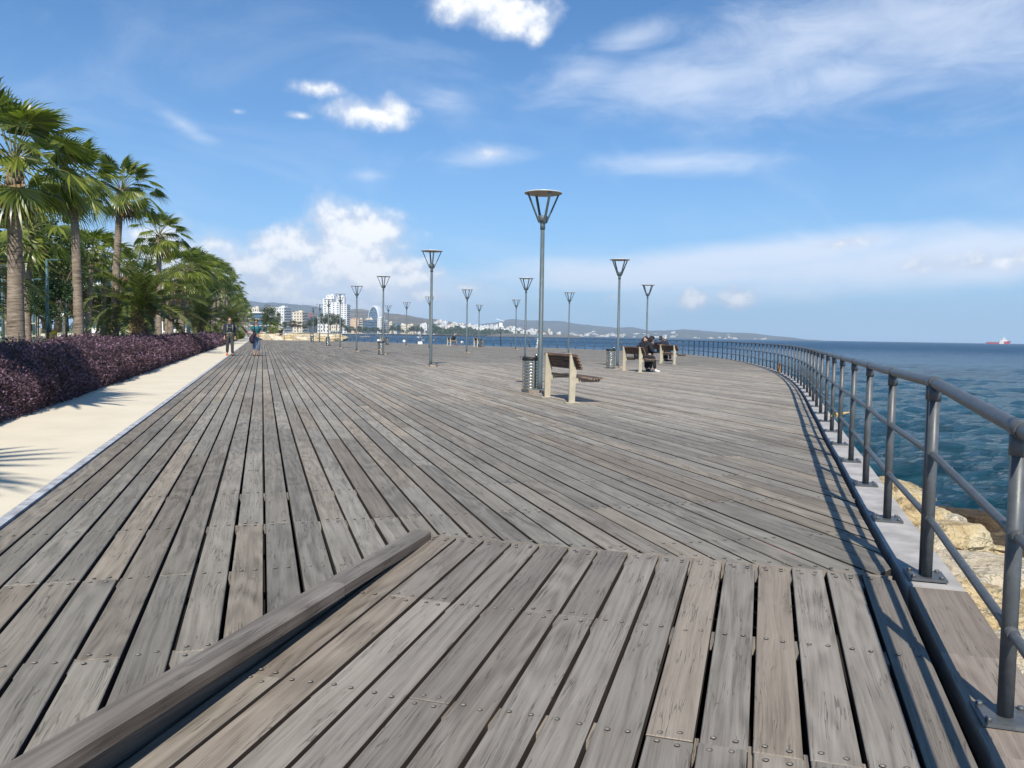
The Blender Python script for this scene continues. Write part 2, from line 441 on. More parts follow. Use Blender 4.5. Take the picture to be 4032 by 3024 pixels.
def hill_mat(name, soil, scrub, pale, sc=1.0):
    m, T, b, out = new_mat(name)
    pos = T.n('ShaderNodeNewGeometry').outputs['Position']
    n = T.noise(pos, 0.010 * sc, 8, 0.68)
    n2 = T.noise(pos, 0.055 * sc, 5, 0.7)
    n3 = T.noise(T.map(pos, (0.004 * sc, 0.004 * sc, 0.03 * sc)), 1.0, 6, 0.6)
    c = T.mix(T.mapr(n, 0.40, 0.60), soil, scrub)
    c = T.mix(T.mapr(n2, 0.50, 0.66), c, tuple(x * 0.45 for x in scrub))
    c = T.mix(T.math('MULTIPLY', T.mapr(n3, 0.60, 0.70), 0.6), c, pale)
    T.put(b.inputs['Base Color'], c)
    b.inputs['Roughness'].default_value = 0.95
    return m
M_hill = hill_mat('scrub_hill', (0.20, 0.155, 0.11), (0.105, 0.098, 0.062), (0.36, 0.31, 0.24))
M_hill_far = hill_mat('far_hill', (0.15, 0.14, 0.12), (0.085, 0.09, 0.075), (0.30, 0.28, 0.25), 0.6)
M_beach = plain('beach_sand', (0.52, 0.45, 0.34), 0.95, 0, 0.15, 0.05)
M_town = plain('town_ground', (0.16, 0.15, 0.11), 0.95, 0, 0.3, 0.02)

# ------------------------------------------------------------------ mesh helpers
class MB:
    def __init__(self):
        self.v, self.f, self.mi, self.sm, self.uv = [], [], [], [], []
        self.has_uv = False
    def face(self, idx, mi=0, smooth=False, uv=None):
        self.f.append(idx); self.mi.append(mi); self.sm.append(smooth)
        if uv is not None: self.has_uv = True
        self.uv.append(uv)
    def add(self, pts):
        b = len(self.v)
        self.v.extend([tuple(p) for p in pts])
        return b
    def box(self, c, size, rot=None, mi=0, bottom=True):
        hx, hy, hz = size[0] / 2, size[1] / 2, size[2] / 2
        P = [Vector((x, y, z)) for z in (-hz, hz) for (x, y) in ((-hx, -hy), (hx, -hy), (hx, hy), (-hx, hy))]
        if rot is not None: P = [rot @ p for p in P]
        c = Vector(c)
        b = self.add([c + p for p in P])
        L = max(size)
        ax = [i for i in range(3) if size[i] == L][0]
        def uvs(ids):
            o = []
            for i in ids:
                q = ((-hx, hx, hx, -hx)[i % 4], (-hy, -hy, hy, hy)[i % 4], (-hz if i < 4 else hz))
                o.append((q[ax] + c[0] * 0.37, q[(ax + 1) % 3] + q[(ax + 2) % 3] + c[2] * 1.7))
            return o
        for ids in ((4, 5, 6, 7), (0, 1, 5, 4), (1, 2, 6, 5), (2, 3, 7, 6), (3, 0, 4, 7)) + (((3, 2, 1, 0),) if bottom else ()):
            self.face(tuple(b + i for i in ids), mi, False, uvs(ids))
        return self
    def tube(self, pts, rad, n=10, mi=0, caps=True, smooth=True):
        pts = [Vector(p) for p in pts]
        if not hasattr(rad, '__len__'): rad = [rad] * len(pts)
        prev = None
        rings = []
        for i, p in enumerate(pts):
            t = (pts[min(i + 1, len(pts) - 1)] - pts[max(i - 1, 0)]).normalized()
            if prev is None:
                a = Vector((0, 0, 1)) if abs(t.z) < 0.9 else Vector((1, 0, 0))
                u = t.cross(a).normalized()
            else:
                u = (prev - t * prev.dot(t)).normalized()
            prev = u
            w = t.cross(u)
            rings.append(self.add([p + (u * math.cos(2 * math.pi * k / n) + w * math.sin(2 * math.pi * k / n)) * rad[i] for k in range(n)]))
        for a, b in zip(rings, rings[1:]):
            for k in range(n):
                self.face((a + k, a + (k + 1) % n, b + (k + 1) % n, b + k), mi, smooth, ((0, 0), (1, 0), (1, 1), (0, 1)) if self.has_uv else None)
        if caps:
            self.face(tuple(rings[0] + k for k in range(n))[::-1], mi, False, [(0, 0)] * n if self.has_uv else None)
            self.face(tuple(rings[-1] + k for k in range(n)), mi, False, [(0, 0)] * n if self.has_uv else None)
        return self
    def lathe(self, prof, n=16, c=(0, 0, 0), mi=0, smooth=True):
        rings = [self.add([(c[0] + r * math.cos(2 * math.pi * k / n), c[1] + r * math.sin(2 * math.pi * k / n), c[2] + z) for k in range(n)]) for r, z in prof]
        for a, b in zip(rings, rings[1:]):
            for k in range(n):
                self.face((a + k, a + (k + 1) % n, b + (k + 1) % n, b + k), mi, smooth)
        self.face(tuple(rings[0] + k for k in range(n))[::-1], mi)
        self.face(tuple(rings[-1] + k for k in range(n)), mi)
        return self
    def prism(self, poly, z0, z1, mi=0):
        n = len(poly)
        a = self.add([(p[0], p[1], z0) for p in poly]); b = self.add([(p[0], p[1], z1) for p in poly])
        self.face(tuple(b + i for i in range(n)), mi); self.face(tuple(a + i for i in range(n))[::-1], mi)
        for i in range(n):
            j = (i + 1) % n
            self.face((a + i, a + j, b + j, b + i), mi)
        return self
    def extrude(self, poly, ax_u, ax_v, ax_w, o, w0, w1, mi=0):
        """poly in (u, v), extruded along w"""
        n = len(poly)
        o = Vector(o)
        a = self.add([o + ax_u * p[0] + ax_v * p[1] + ax_w * w0 for p in poly])
        b = self.add([o + ax_u * p[0] + ax_v * p[1] + ax_w * w1 for p in poly])
        self.face(tuple(b + i for i in range(n)), mi); self.face(tuple(a + i for i in range(n))[::-1], mi)
        for i in range(n):
            j = (i + 1) % n
            self.face((a + i, a + j, b + j, b + i), mi)
        return self
    def mesh(self, name, mats):
        me = bpy.data.meshes.new(name)
        me.from_pydata(self.v, [], self.f)
        for m in (mats if isinstance(mats, (list, tuple)) else [mats]): me.materials.append(m)
        me.polygons.foreach_set('material_index', self.mi)
        me.polygons.foreach_set('use_smooth', self.sm)
        if self.has_uv:
            ul = me.uv_layers.new(name='UVMap')
            flat = []
            for f, uv in zip(self.f, self.uv):
                if uv is None: uv = [(0, 0)] * len(f)
                for a in uv: flat.extend(a)
            ul.data.foreach_set('uv', flat)
        me.update()
        return me
    def build(self, name, mats, parent=None, loc=None):
        o = bpy.data.objects.new(name, self.mesh(name, mats))
        COL.objects.link(o)
        if parent is not None: o.parent = parent
        if loc is not None: o.location = loc
        return o

def tag(o, label=None, cat=None, group=None, kind=None):
    if label: o['label'] = label
    if cat: o['category'] = cat
    if group: o['group'] = group
    if kind: o['kind'] = kind
    return o

def empty(name, loc=(0, 0, 0), rz=0.0):
    o = bpy.data.objects.new(name, None)
    COL.objects.link(o)
    o.location = loc
    o.rotation_euler.z = rz
    o.empty_display_size = 0.2
    return o

def copy_tree(o, parent=None):
    c = o.copy()
    COL.objects.link(c)
    if parent is not None: c.parent = parent
    for ch in list(o.children): copy_tree(ch, c)
    return c

# ------------------------------------------------------------------ layout
TH = math.atan((1030 - CX) / F)             # bearing of the deck boards
D = Vector((math.sin(TH), math.cos(TH), 0)) # along the boards
N = Vector((math.cos(TH), -math.sin(TH), 0))# across the boards, towards the sea
def ps(v): return (v.x * N.x + v.y * N.y, v.x * D.x + v.y * D.y)
def P(p, s, z=0.0): return N * p + D * s + Vector((0, 0, z))
SEA = -1.75
# the ramp in front: it rises away from the camera and meets the boardwalk at the line J0-J1
TB = math.atan((3005 - CX) / F)
DB = Vector((math.sin(TB), math.cos(TB), 0)); NB = Vector((math.cos(TB), -math.sin(TB), 0))
J0, J1 = gnd(1704, 2104), gnd(3512, 2268)
SJ = (J0.dot(DB) + J1.dot(DB)) / 2
RAMP = 0.0572
def gz(v): return RAMP * min(0.0, v.x * DB.x + v.y * DB.y - SJ)
def ramp_gnd(px, py):
    d = ray(px, py)
    t = (-CAM_H - RAMP * SJ) / (d.z - RAMP * (d.x * DB.x + d.y * DB.y))
    return Vector((d.x * t, d.y * t, 0))

# line of the railing posts (their feet), from the right border of the picture round to the far end
rail_px = [(3956, 2832), (3642, 2272), (3484, 2035), (3400, 1898), (3346, 1811), (3302, 1745), (3273, 1697), (3250, 1657), (3229, 1627), (3201, 1579), (3167, 1531), (3110, 1483),
           (3031, 1450), (2933, 1425), (2856, 1412), (2762, 1401), (2690, 1394), (2540, 1385), (2350, 1377), (2130, 1369), (1900, 1362), (1700, 1355), (1500, 1348.5), (1290, 1343), (1032, 1338)]
rail_pts = [ramp_gnd(*rail_px[0])] + [gnd(*p) for p in rail_px[1:]]
e0 = (rail_pts[0] - rail_pts[1]).normalized()
rail_pts = [rail_pts[0] + e0 * 5.0, rail_pts[0] + e0 * 2.0] + rail_pts
def catmull(pts, sub=12):
    out = []
    for i in range(len(pts) - 1):
        p0, p1, p2, p3 = pts[max(i - 1, 0)], pts[i], pts[i + 1], pts[min(i + 2, len(pts) - 1)]
        for k in range(sub):
            t = k / sub
            out.append(0.5 * ((2 * p1) + (p2 - p0) * t + (2 * p0 - 5 * p1 + 4 * p2 - p3) * t * t + (3 * p1 - p0 - 3 * p2 + p3) * t ** 3))
    out.append(pts[-1])
    return out
curve = catmull(rail_pts)
# smooth the far, pixel-limited part
for _ in range(60):
    c2 = curve[:]
    for i in range(90, len(curve) - 1):
        c2[i] = (curve[i - 1] + curve[i] * 2 + curve[i + 1]) / 4
    curve = c2
clen = [0.0]
for a, b in zip(curve, curve[1:]): clen.append(clen[-1] + (b - a).length)
def along(L):
    L = min(max(L, 0), clen[-1] - 1e-6)
    i = int(np.searchsorted(clen, L, side='right')) - 1
    t = (L - clen[i]) / max(clen[i + 1] - clen[i], 1e-9)
    return curve[i].lerp(curve[i + 1], t), (curve[i + 1] - curve[i]).normalized()
def offset_pt(L, off):                      # off > 0: towards the sea
    p, t = along(L)
    return p + Vector((t.y, -t.x, 0)) * off

Ls = list(np.arange(0, clen[-1], 0.45)) + [clen[-1]]
groove_in = [offset_pt(L, -0.145) for L in Ls]
slab_in = [offset_pt(L, -0.105) for L in Ls]

# ------------------------------------------------------------------ ground below, path, lawn
PL_IN, PL_OUT = -1.441, ps(gnd(0, 1673))[0]        # path edges
FAR_S = ps(gnd(1032, 1338))[1]
ground = MB()
poly = [(-900, -120)] + [(p.x, p.y) for p in [offset_pt(L, 0.2) for L in (0,)]]
gpts = [Vector((-700, -60, 0)), Vector((offset_pt(0, 0.2).x, -60, 0))] + [offset_pt(L, 0.2) for L in Ls] + [P(PL_IN - 0.5, FAR_S + 2), P(PL_IN - 0.5, 700), Vector((-900, 900, 0))]
b = ground.add([(p.x, p.y, -0.62) for p in gpts]); ground.face(tuple(b + i for i in range(len(gpts))))
tag(ground.build('ground', M_void), kind='structure')

def strip(name, mat, p0, p1, s0, s1, z, thick=0.25, n=40):
    m = MB()
    for i in range(n):
        a = s0 + (s1 - s0) * i / n; c = s0 + (s1 - s0) * (i + 1) / n
        q = [P(p0, a, z), P(p1, a, z), P(p1, c, z), P(p0, c, z)]
        k = m.add(q + [x - Vector((0, 0, thick)) for x in q])
        m.face((k, k + 1, k + 2, k + 3)); m.face((k + 1, k + 5, k + 6, k + 2)); m.face((k + 4, k, k + 3, k + 7))
    return tag(m.build(name, mat), kind='structure')
strip('path', M_path, PL_OUT - 0.35, PL_IN - 0.075, -6, 330, 0.0)
strip('path_border_strip', M_strip, PL_IN - 0.071, PL_IN - 0.004, -6, FAR_S, 0.004)
strip('lawn', M_lawn, -330, PL_OUT - 0.354, -20, 420, -0.02)
strip('park_path', M_path, -10.6, -8.9, -10, 330, -0.005)
strip('park_plaza', M_path, -40, -27, -10, 330, -0.005)

# ------------------------------------------------------------------ boardwalk
def crossings(poly, p):
    o = []
    n = len(poly)
    for i in range(n):
        a, b = poly[i], poly[(i + 1) % n]
        if (a[0] <= p) != (b[0] <= p):
            t = (p - a[0]) / (b[0] - a[0])
            o.append(a[1] + (b[1] - a[1]) * t)
    return (min(o), max(o)) if len(o) >= 2 else None

def boards(origin, dvec, nvec, poly, pitch, gap, beam, lens, rng, p_start, mb, bolt_limit, phase=0.0, convex=False, zfun=lambda s: 0.0):
    """rows of boards clipped to poly (p, s); joints over the beams; bolts and spacers near the camera"""
    bolts = []
    def W(p, s, z): return origin + nvec * p + dvec * s + Vector((0, 0, z + zfun(s)))
    pmax = max(q[0] for q in poly)
    row = 0
    p = p_start
    while p < pmax:
        p0, p1 = p + gap / 2, p + pitch - gap / 2
        A, B = crossings(poly, p0), crossings(poly, p1)
        p += pitch; row += 1
        if convex and ((A is None) != (B is None) or (A and B and abs(A[0] - B[0]) > 0.5)):
            last_board(mb, origin, dvec, nvec, poly, p0, p1, zfun)
            continue
        if A is None or B is None: continue
        sa, sb = min(A[0], B[0]), max(A[1], B[1])
        cuts = []
        k = math.ceil((sa + 0.35 - phase) / beam)
        k += rng.choice((0, 1, 1, 2))
        while phase + k * beam < sb - 0.4:
            cuts.append(phase + k * beam)
            k += rng.choice(lens)
        edges = [None] + cuts + [None]
        for e0_, e1_ in zip(edges, edges[1:]):
            s00 = A[0] if e0_ is None else e0_ + 0.001
            s01 = B[0] if e0_ is None else e0_ + 0.001
            s10 = A[1] if e1_ is None else e1_ - 0.001
            s11 = B[1] if e1_ is None else e1_ - 0.001
            if s10 - s00 < 0.02 or s11 - s01 < 0.02: continue
            z = rng.uniform(-0.003, 0.002)
            j0, j1 = rng.uniform(-.002, .002), rng.uniform(-.002, .002)
            q = [(p0 + j0, s00), (p1 + j0, s01), (p1 + j1, s11), (p0 + j1, s10)]
            near = W(*q[0], 0).length < 9
            bv = 0.003
            k0 = mb.add([W(a, c, z - 0.045) for a, c in q] + [W(a, c, z - bv) for a, c in q] +
                        [W(q[0][0] + bv, q[0][1] + bv, z), W(q[1][0] - bv, q[1][1] + bv, z), W(q[2][0] - bv, q[2][1] - bv, z), W(q[3][0] + bv, q[3][1] - bv, z)])
            uv = [(c, a) for a, c in q]
            mb.face((k0 + 8, k0 + 9, k0 + 10, k0 + 11), 0, False, uv)
            for i in range(4):
                jn = (i + 1) % 4
                mb.face((k0 + 4 + i, k0 + 4 + jn, k0 + 8 + jn, k0 + 8 + i), 0, False, [uv[i], uv[jn], uv[jn], uv[i]])
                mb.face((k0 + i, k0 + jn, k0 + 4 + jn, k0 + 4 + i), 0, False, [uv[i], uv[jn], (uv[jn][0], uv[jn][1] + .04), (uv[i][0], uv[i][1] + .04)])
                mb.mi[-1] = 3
        # bolts
        kk = math.ceil((sa - phase) / beam)
        pm = (p0 + p1) / 2
        while phase + kk * beam < sb:
            s = phase + kk * beam
            w = W(pm, s, 0)
            kk += 1
            if w.y > bolt_limit or w.y < 0.8 or abs(w.x) > w.y * 0.75 + 0.5: continue
            ds = (-0.035, 0.035) if any(abs(s - c) < 1e-6 for c in cuts) else (0.0,)
            for d_ in ds:
                for fr in (0.27, 0.73):
                    if s + d_ < max(A[0], B[0]) + 0.02 or s + d_ > min(A[1], B[1]) - 0.02: continue
                    bolts.append(W(p0 + (p1 - p0) * fr + rng.uniform(-.006, .006), s + d_ + rng.uniform(-.012, .012), 0.0))
            # spacer in the gap
            if row > 1 and A[0] < s < A[1] and w.y < 6.5 and rng.random() < .65:
                c = W(p0 - gap / 2, s, -0.033)
                rot = Matrix((nvec, dvec, Vector((0, 0, 1)))).transposed()
                mb.box(c, (gap - 0.004, 0.13, 0.03), rot, 0, False)
        # bolts at the slanted ends
        for E, sgn in ((A, 1), (B, 1)):
            pass
    return bolts

def clip_convex(sub, clip):
    out = sub
    area = sum(clip[i][0] * clip[(i + 1) % len(clip)][1] - clip[(i + 1) % len(clip)][0] * clip[i][1] for i in range(len(clip)))
    sg = 1 if area > 0 else -1
    for i in range(len(clip)):
        a, b = clip[i], clip[(i + 1) % len(clip)]
        def side(q): return sg * ((b[0] - a[0]) * (q[1] - a[1]) - (b[1] - a[1]) * (q[0] - a[0]))
        inp, out = out, []
        for j in range(len(inp)):
            p, q = inp[j], inp[(j + 1) % len(inp)]
            sp, sq = side(p), side(q)
            if sp >= 0: out.append(p)
            if (sp >= 0) != (sq >= 0):
                t = sp / (sp - sq); out.append((p[0] + (q[0] - p[0]) * t, p[1] + (q[1] - p[1]) * t))
        if len(out) < 3: return []
    return out
def last_board(mb, origin, dvec, nvec, poly, p0, p1, zfun):
    q = clip_convex([(p0, -6), (p1, -6), (p1, 12), (p0, 12)], [poly[0], poly[2], poly[3], poly[-1]])
    if not q: return
    def W(a, c, z): return origin + nvec * a + dvec * c + Vector((0, 0, z + zfun(c)))
    n = len(q)
    k = mb.add([W(a, c, 0) for a, c in q] + [W(a, c, -.045) for a, c in q])
    mb.face(tuple(k + i for i in range(n)), 0, False, [(c, a) for a, c in q])
    for i in range(n):
        j = (i + 1) % n
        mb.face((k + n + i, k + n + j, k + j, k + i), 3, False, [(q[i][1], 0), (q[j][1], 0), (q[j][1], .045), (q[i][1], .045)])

def add_bolts(mb, bolts):
    for w in bolts:
        n = 10
        zz = w.z
        a = mb.add([(w.x + 0.0100 * math.cos(2 * math.pi * i / n), w.y + 0.0100 * math.sin(2 * math.pi * i / n), zz + 0.0032) for i in range(n)])
        mb.face(tuple(a + i for i in range(n)), 1, False, [(0, 0)] * n)
        b1 = mb.add([(w.x - 0.0022 + 0.0068 * math.cos(2 * math.pi * i / n), w.y - 0.001 + 0.0068 * math.sin(2 * math.pi * i / n), zz + 0.0036) for i in range(n)])  # pale head set off-centre to shape a lit crescent beside the painted shade
        b2 = mb.add([(w.x - 0.0022 + 0.0038 * math.cos(2 * math.pi * i / n), w.y - 0.002 + 0.0038 * math.sin(2 * math.pi * i / n), zz + 0.0046) for i in range(n)])
        for i in range(n):
            mb.face((b1 + i, b1 + (i + 1) % n, b2 + (i + 1) % n, b2 + i), 2, True, [(0, 0)] * 4)
        mb.face(tuple(b2 + i for i in range(n)), 2, True, [(0, 0)] * n)

rng = random.Random(3)
jd = (J1 - J0).normalized()
def line_int(a, d, c, e):
    den = d.x * e.y - d.y * e.x
    t = ((c.x - a.x) * e.y - (c.y - a.y) * e.x) / den
    return a + d * t
BDIR = Vector((math.sin(R(15.5)), math.cos(R(15.5)), 0))
BEAM_A = gnd(1672, 2091, 0.045)             # far end of the kerb beam, then it runs level back towards the camera
BN = Vector((BDIR.y, -BDIR.x, 0))
BEAM_A = BN * -1.716 + BDIR * (BEAM_A.dot(BDIR) + 0.03)
BEAM_B = BEAM_A - BDIR * 6.0
BN = Vector((BDIR.y, -BDIR.x, 0))
main_outline = [P(PL_IN + 0.004, -6), BEAM_B, BEAM_A] + [J0 + jd * 0.0, J1 + jd * 0.02]
gi = [g for g in groove_in if (g - J0).dot(Vector((-jd.y, jd.x, 0))) > 0.0 and g.y > 3.0]
main_outline += gi + [P(PL_IN + 0.004, FAR_S)]
main_ps = [ps(v) for v in main_outline]
mb = MB()
bl = boards(Vector((0, 0, 0)), D, N, main_ps, 0.1605, 0.0180, 1.0, (3, 4, 5), rng, -1.4325, mb, 13.0, 0.12)
# bolts along the joint with the platform
for i in range(46):
    q = J0 + jd * (0.05 + i * 0.075)
    if (q - J0).dot(jd) < (J1 - J0).length: bl.append(q + Vector((-jd.y, jd.x, 0)) * 0.05)
add_bolts(mb, bl)
tag(mb.build('boardwalk_deck', [M_deck, M_recess_shade, M_bolt, M_side]), 'grey weathered timber boardwalk deck running to the far railing', kind='structure')

# platform with its own board direction
def psb(v): return (v.x * NB.x + v.y * NB.y, v.x * DB.x + v.y * DB.y)
gp = [g for g in groove_in if (g - J0).dot(Vector((-jd.y, jd.x, 0))) <= -0.005 and g.y < 6]
plat = [NB * -1.793 - DB * 2.2, NB * -1.793 + DB * (SJ - 0.012), J0 - Vector((-jd.y, jd.x, 0)) * 0.012 + jd * 0.0, J1 - Vector((-jd.y, jd.x, 0)) * 0.012] + gp[::-1]
mb = MB()
pr = random.Random(11)
bl = boards(Vector((0, 0, 0.001)), DB, NB, [psb(v) for v in plat], 0.1630, 0.0175, 0.86, (2, 3, 3), pr, -1.793, mb, 6.0, SJ - 0.95 - 0.86, True, lambda q: RAMP * min(0.0, q - SJ))
for i in range(46):
    q = J0 + jd * (0.03 + i * 0.0815)
    if (q - J0).dot(jd) < (J1 - J0).length: bl.append(q - Vector((-jd.y, jd.x, 0)) * 0.055 - Vector((0, 0, 0.003)))
add_bolts(mb, bl)
# light batten closing the joint
rotj = Matrix((jd, Vector((-jd.y, jd.x, 0)), Vector((0, 0, 1)))).transposed()
mb.box(((J0 + J1) / 2) + Vector((0, 0, -0.018)) - Vector((-jd.y, jd.x, 0)) * 0.004, ((J1 - J0).length, 0.010, 0.035), rotj)
tag(mb.build('timber_platform', [M_ramp, M_recess_shade, M_bolt, M_side]), 'nearer timber platform of broad boards set at an angle to the boardwalk', kind='structure')

# kerb beam between platform and boardwalk
mb = MB()
def beam_piece(a, b_, w, h0, h1):
    d = (b_ - a).normalized(); nn = Vector((d.y, -d.x, 0)); L = (b_ - a).length
    ch = 0.010
    prof = [(-w / 2, h0), (w / 2, h0), (w / 2, h1 - ch), (w / 2 - ch, h1), (-w / 2 + ch, h1), (-w / 2, h1 - ch)]
    r0 = mb.add([a + nn * x + Vector((0, 0, z)) for x, z in prof]); r1 = mb.add([b_ + nn * x + Vector((0, 0, z)) for x, z in prof])
    acc = 0.0
    for i in range(6):
        j = (i + 1) % 6
        w_ = math.dist(prof[i], prof[j])
        mb.face((r0 + i, r0 + j, r1 + j, r1 + i), 1 if i in (2, 3, 4) else 0, False, [(0, acc), (0, acc + w_), (L, acc + w_), (L, acc)])
        acc += w_
    mb.face(tuple(r0 + i for i in range(6))[::-1], 0, False, [(0, p_[0]) for p_ in prof])
    mb.face(tuple(r1 + i for i in range(6)), 0, False, [(0, p_[0]) for p_ in prof])
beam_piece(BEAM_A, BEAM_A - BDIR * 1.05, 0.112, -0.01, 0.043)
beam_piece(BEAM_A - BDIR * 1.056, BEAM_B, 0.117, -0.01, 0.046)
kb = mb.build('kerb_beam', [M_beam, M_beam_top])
mb = MB()
fa, fb = NB * -1.803 + DB * (SJ - 0.02), NB * -1.803 + DB * -2.2
k = mb.add([fa + Vector((0, 0, -.011)), fb + Vector((0, 0, -.011)), fb + Vector((0, 0, -.50)), fa + Vector((0, 0, -.12)), fa - BN * .03 + Vector((0, 0, -.011)), fb - BN * .03 + Vector((0, 0, -.011)), fb - BN * .03 + Vector((0, 0, -.5)), fa - BN * .03 + Vector((0, 0, -.12))])
mb.face((k, k + 1, k + 2, k + 3)[::-1], 0, False, [(0, 0.1), (6, 0.5), (6, 0), (0, 0)]); mb.face((k + 3, k + 7, k + 4, k), 0, False, [(0, 0), (0, .03), (.1, .03), (.1, 0)])
mb.build('fascia_board', M_beam, kb)
tag(kb, 'dark brown timber beam edging the nearer platform on its left', 'timber beam')
# red cord fallen into a gap between two boards
cp = ps(gnd(3060, 2150)); kgap = round((cp[0] + 1.4325) / 0.1605); pg = -1.4325 + kgap * 0.1605
cm = MB()
cm.tube([P(pg + 0.002 * math.sin(i * 1.7), cp[1] - 0.14 + 0.05 * i, -0.008 - 0.004 * (i % 2)) for i in range(7)], 0.0045, 6)
tag(cm.build('red_cord', plain('red_cord_fibre', (0.17, 0.016, 0.018), 0.8)), 'short dark red cord caught in a gap between boardwalk planks', 'cord')
# small dry leaf by the beam
lm = MB()
lp = ramp_gnd(858, 2690); lp.z = gz(lp)
for i in range(4):
    a = i * 1.5
    q = [lp + Vector((0.012 * math.cos(a) + x, 0.012 * math.sin(a) + y, 0.006 + z)) for x, y, z in ((-0.02, 0, 0), (0, -0.008, 0.006), (0.024, 0.004, 0.002), (0, 0.009, 0.008))]
    k = lm.add(q + [x + Vector((0, 0, .001)) for x in q])
    lm.face((k, k + 1, k + 2, k + 3)); lm.face((k + 7, k + 6, k + 5, k + 4))
tag(lm.build('dry_leaf', plain('dry_leaf_tan', (0.62, 0.47, 0.26), 0.8)), 'crumpled tan dry leaf lying against the dark beam', 'leaf')

# ------------------------------------------------------------------ sea edge: slabs, wall
def ribbon(name, mat, L0, L1, o0, o1, z0, z1, seg=1.37, gap=0.012, uvw=False):
    m = MB()
    L = L0
    while L < L1 - 0.05:
        e = min(L + seg, L1)
        sub = 3
        for i in range(sub):
            a = L + (e - L - gap) * i / sub; c = L + (e - L - gap) * (i + 1) / sub
            q = [offset_pt(a, o0), offset_pt(a, o1), offset_pt(c, o1), offset_pt(c, o0)]
            q = [v_ + Vector((0, 0, gz(v_))) for v_ in q]
            k = m.add([x + Vector((0, 0, z0)) for x in q] + [x + Vector((0, 0, z1)) for x in q])
            uv = [(a, 0), (a, o1 - o0), (c, o1 - o0), (c, 0)]
            m.face((k + 7, k + 6, k + 5, k + 4), 0, False, uv[::-1])
            for i0, i1 in ((0, 1), (1, 2), (2, 3), (3, 0)):
                if (i0 == 1 or i0 == 3) or (i0 == 0 and i == 0) or (i0 == 2 and i == sub - 1):
                    m.face((k + i1, k + i0, k + 4 + i0, k + 4 + i1), 0, False, [(a, 0), (c, 0), (c, .1), (a, .1)])
        L = e
    return m.build(name, mat)
# where the platform ends along the railing
LJ = min(Ls, key=lambda L: (offset_pt(L, -0.1) - J1).length)
tag(ribbon('edge_plank', M_edge, 0, LJ - 0.05, -0.10, 0.15, -0.09, 0.002, 4.0), 'broad brown edge plank under the nearest railing posts', kind='structure')
tag(ribbon('concrete_kerb', M_conc, LJ - 0.03, clen[-1], -0.10, 0.145, -0.14, 0.0), 'pale concrete kerb under the curved railing', kind='structure')
w = ribbon('sea_wall', plain('sea_wall_concrete', (0.30, 0.28, 0.25), 0.9, 0, 0.25, 1.5, 0.3), 0, clen[-1], 0.0, 0.125, -3.2, -0.142, 3.0, 0.0)
tag(w, 'concrete sea wall below the boardwalk kerb', 'wall')

# ------------------------------------------------------------------ railing
POST_H = 0.955
post_me = plate_me = None
def post_proto():
    m = MB()
    m.tube([(0, 0, 0.0), (0, 0, POST_H)], 0.0248, 14)
    m.tube([(0, 0, POST_H - 0.085), (0, 0, POST_H - 0.02)], 0.0295, 14)
    me = m.mesh('post', M_rail)
    pm = MB()
    pm.box((0, 0, 0.008), (0.172, 0.172, 0.012), None)
    for sx in (-1, 1):
        for sy in (-1, 1):
            pm.tube([(sx * 0.062, sy * 0.062, 0.012), (sx * 0.062, sy * 0.062, 0.026)], 0.011, 6)
    return me, pm.mesh('base_plate', M_rail)
post_me, plate_me = post_proto()
LP1 = min(Ls, key=lambda L: (along(L)[0] - rail_pts[2]).length)
lo, hi = LP1 - 0.6, LP1 + 0.6
LP1 = min(np.arange(lo, hi, 0.01), key=lambda L: (along(L)[0] - rail_pts[2]).length)
LP2 = min(np.arange(LP1 + 0.8, LP1 + 2.4, 0.01), key=lambda L: (along(L)[0] - rail_pts[3]).length)
PITCHP = 1.345
post_L = [LP1 - 3.2, LP1 - 1.6, LP1, LP2]
while post_L[-1] + PITCHP < clen[-1]: post_L.append(post_L[-1] + PITCHP)
# split into three runs
i1 = 23; i2 = 70
runs = [(0, i1, 'dark grey tubular railing curving beside the right edge of the boardwalk, nearest run'),
        (i1, i2, 'grey tubular railing bending round behind the benches, middle run'),
        (i2, len(post_L) - 1, 'thin grey railing along the far end of the boardwalk')]
for a, b_, lab in runs:
    root = empty('railing', along(post_L[a])[0])
    tag(root, lab, 'railing', 'railing runs round the boardwalk')
    inv = -root.location
    Lr = list(np.arange(post_L[a], post_L[b_], 0.20)) + [post_L[b_]]
    for name, z, r in (('top_rail', POST_H, 0.0268), ('middle_rail', 0.615, 0.0165), ('lower_rail', 0.30, 0.0165)):
        m = MB()
        m.tube([along(L)[0] + inv + Vector((0, 0, z + gz(along(L)[0]))) for L in Lr], r, 12)
        for i in range(a, b_ + 1):       # sockets at the posts
            p, t = along(post_L[i])
            p = p + inv + Vector((0, 0, z + gz(p)))
            t = (t + Vector((0, 0, RAMP if p.y < SJ else 0)) ).normalized() if i < 3 else t
            m.tube([p - t * 0.055, p + t * 0.055], r + 0.0035, 12)
        m.build(name, M_rail, root)
    for i in range(a, b_ + (1 if b_ == len(post_L) - 1 else 0)):
        dbl = i % 10 == 3
        for off in ((-0.033, 0.033) if dbl else (0.0,)):
            p, t = along(post_L[i] + off)
            o = bpy.data.objects.new('post', post_me); COL.objects.link(o)
            o.parent = root; o.location = p + inv + Vector((0, 0, gz(p)))
            o.rotation_euler.z = math.atan2(t.y, t.x)
        q = bpy.data.objects.new('base_plate', plate_me); COL.objects.link(q)
        q.parent = o
        if dbl: q.location.x = -0.033
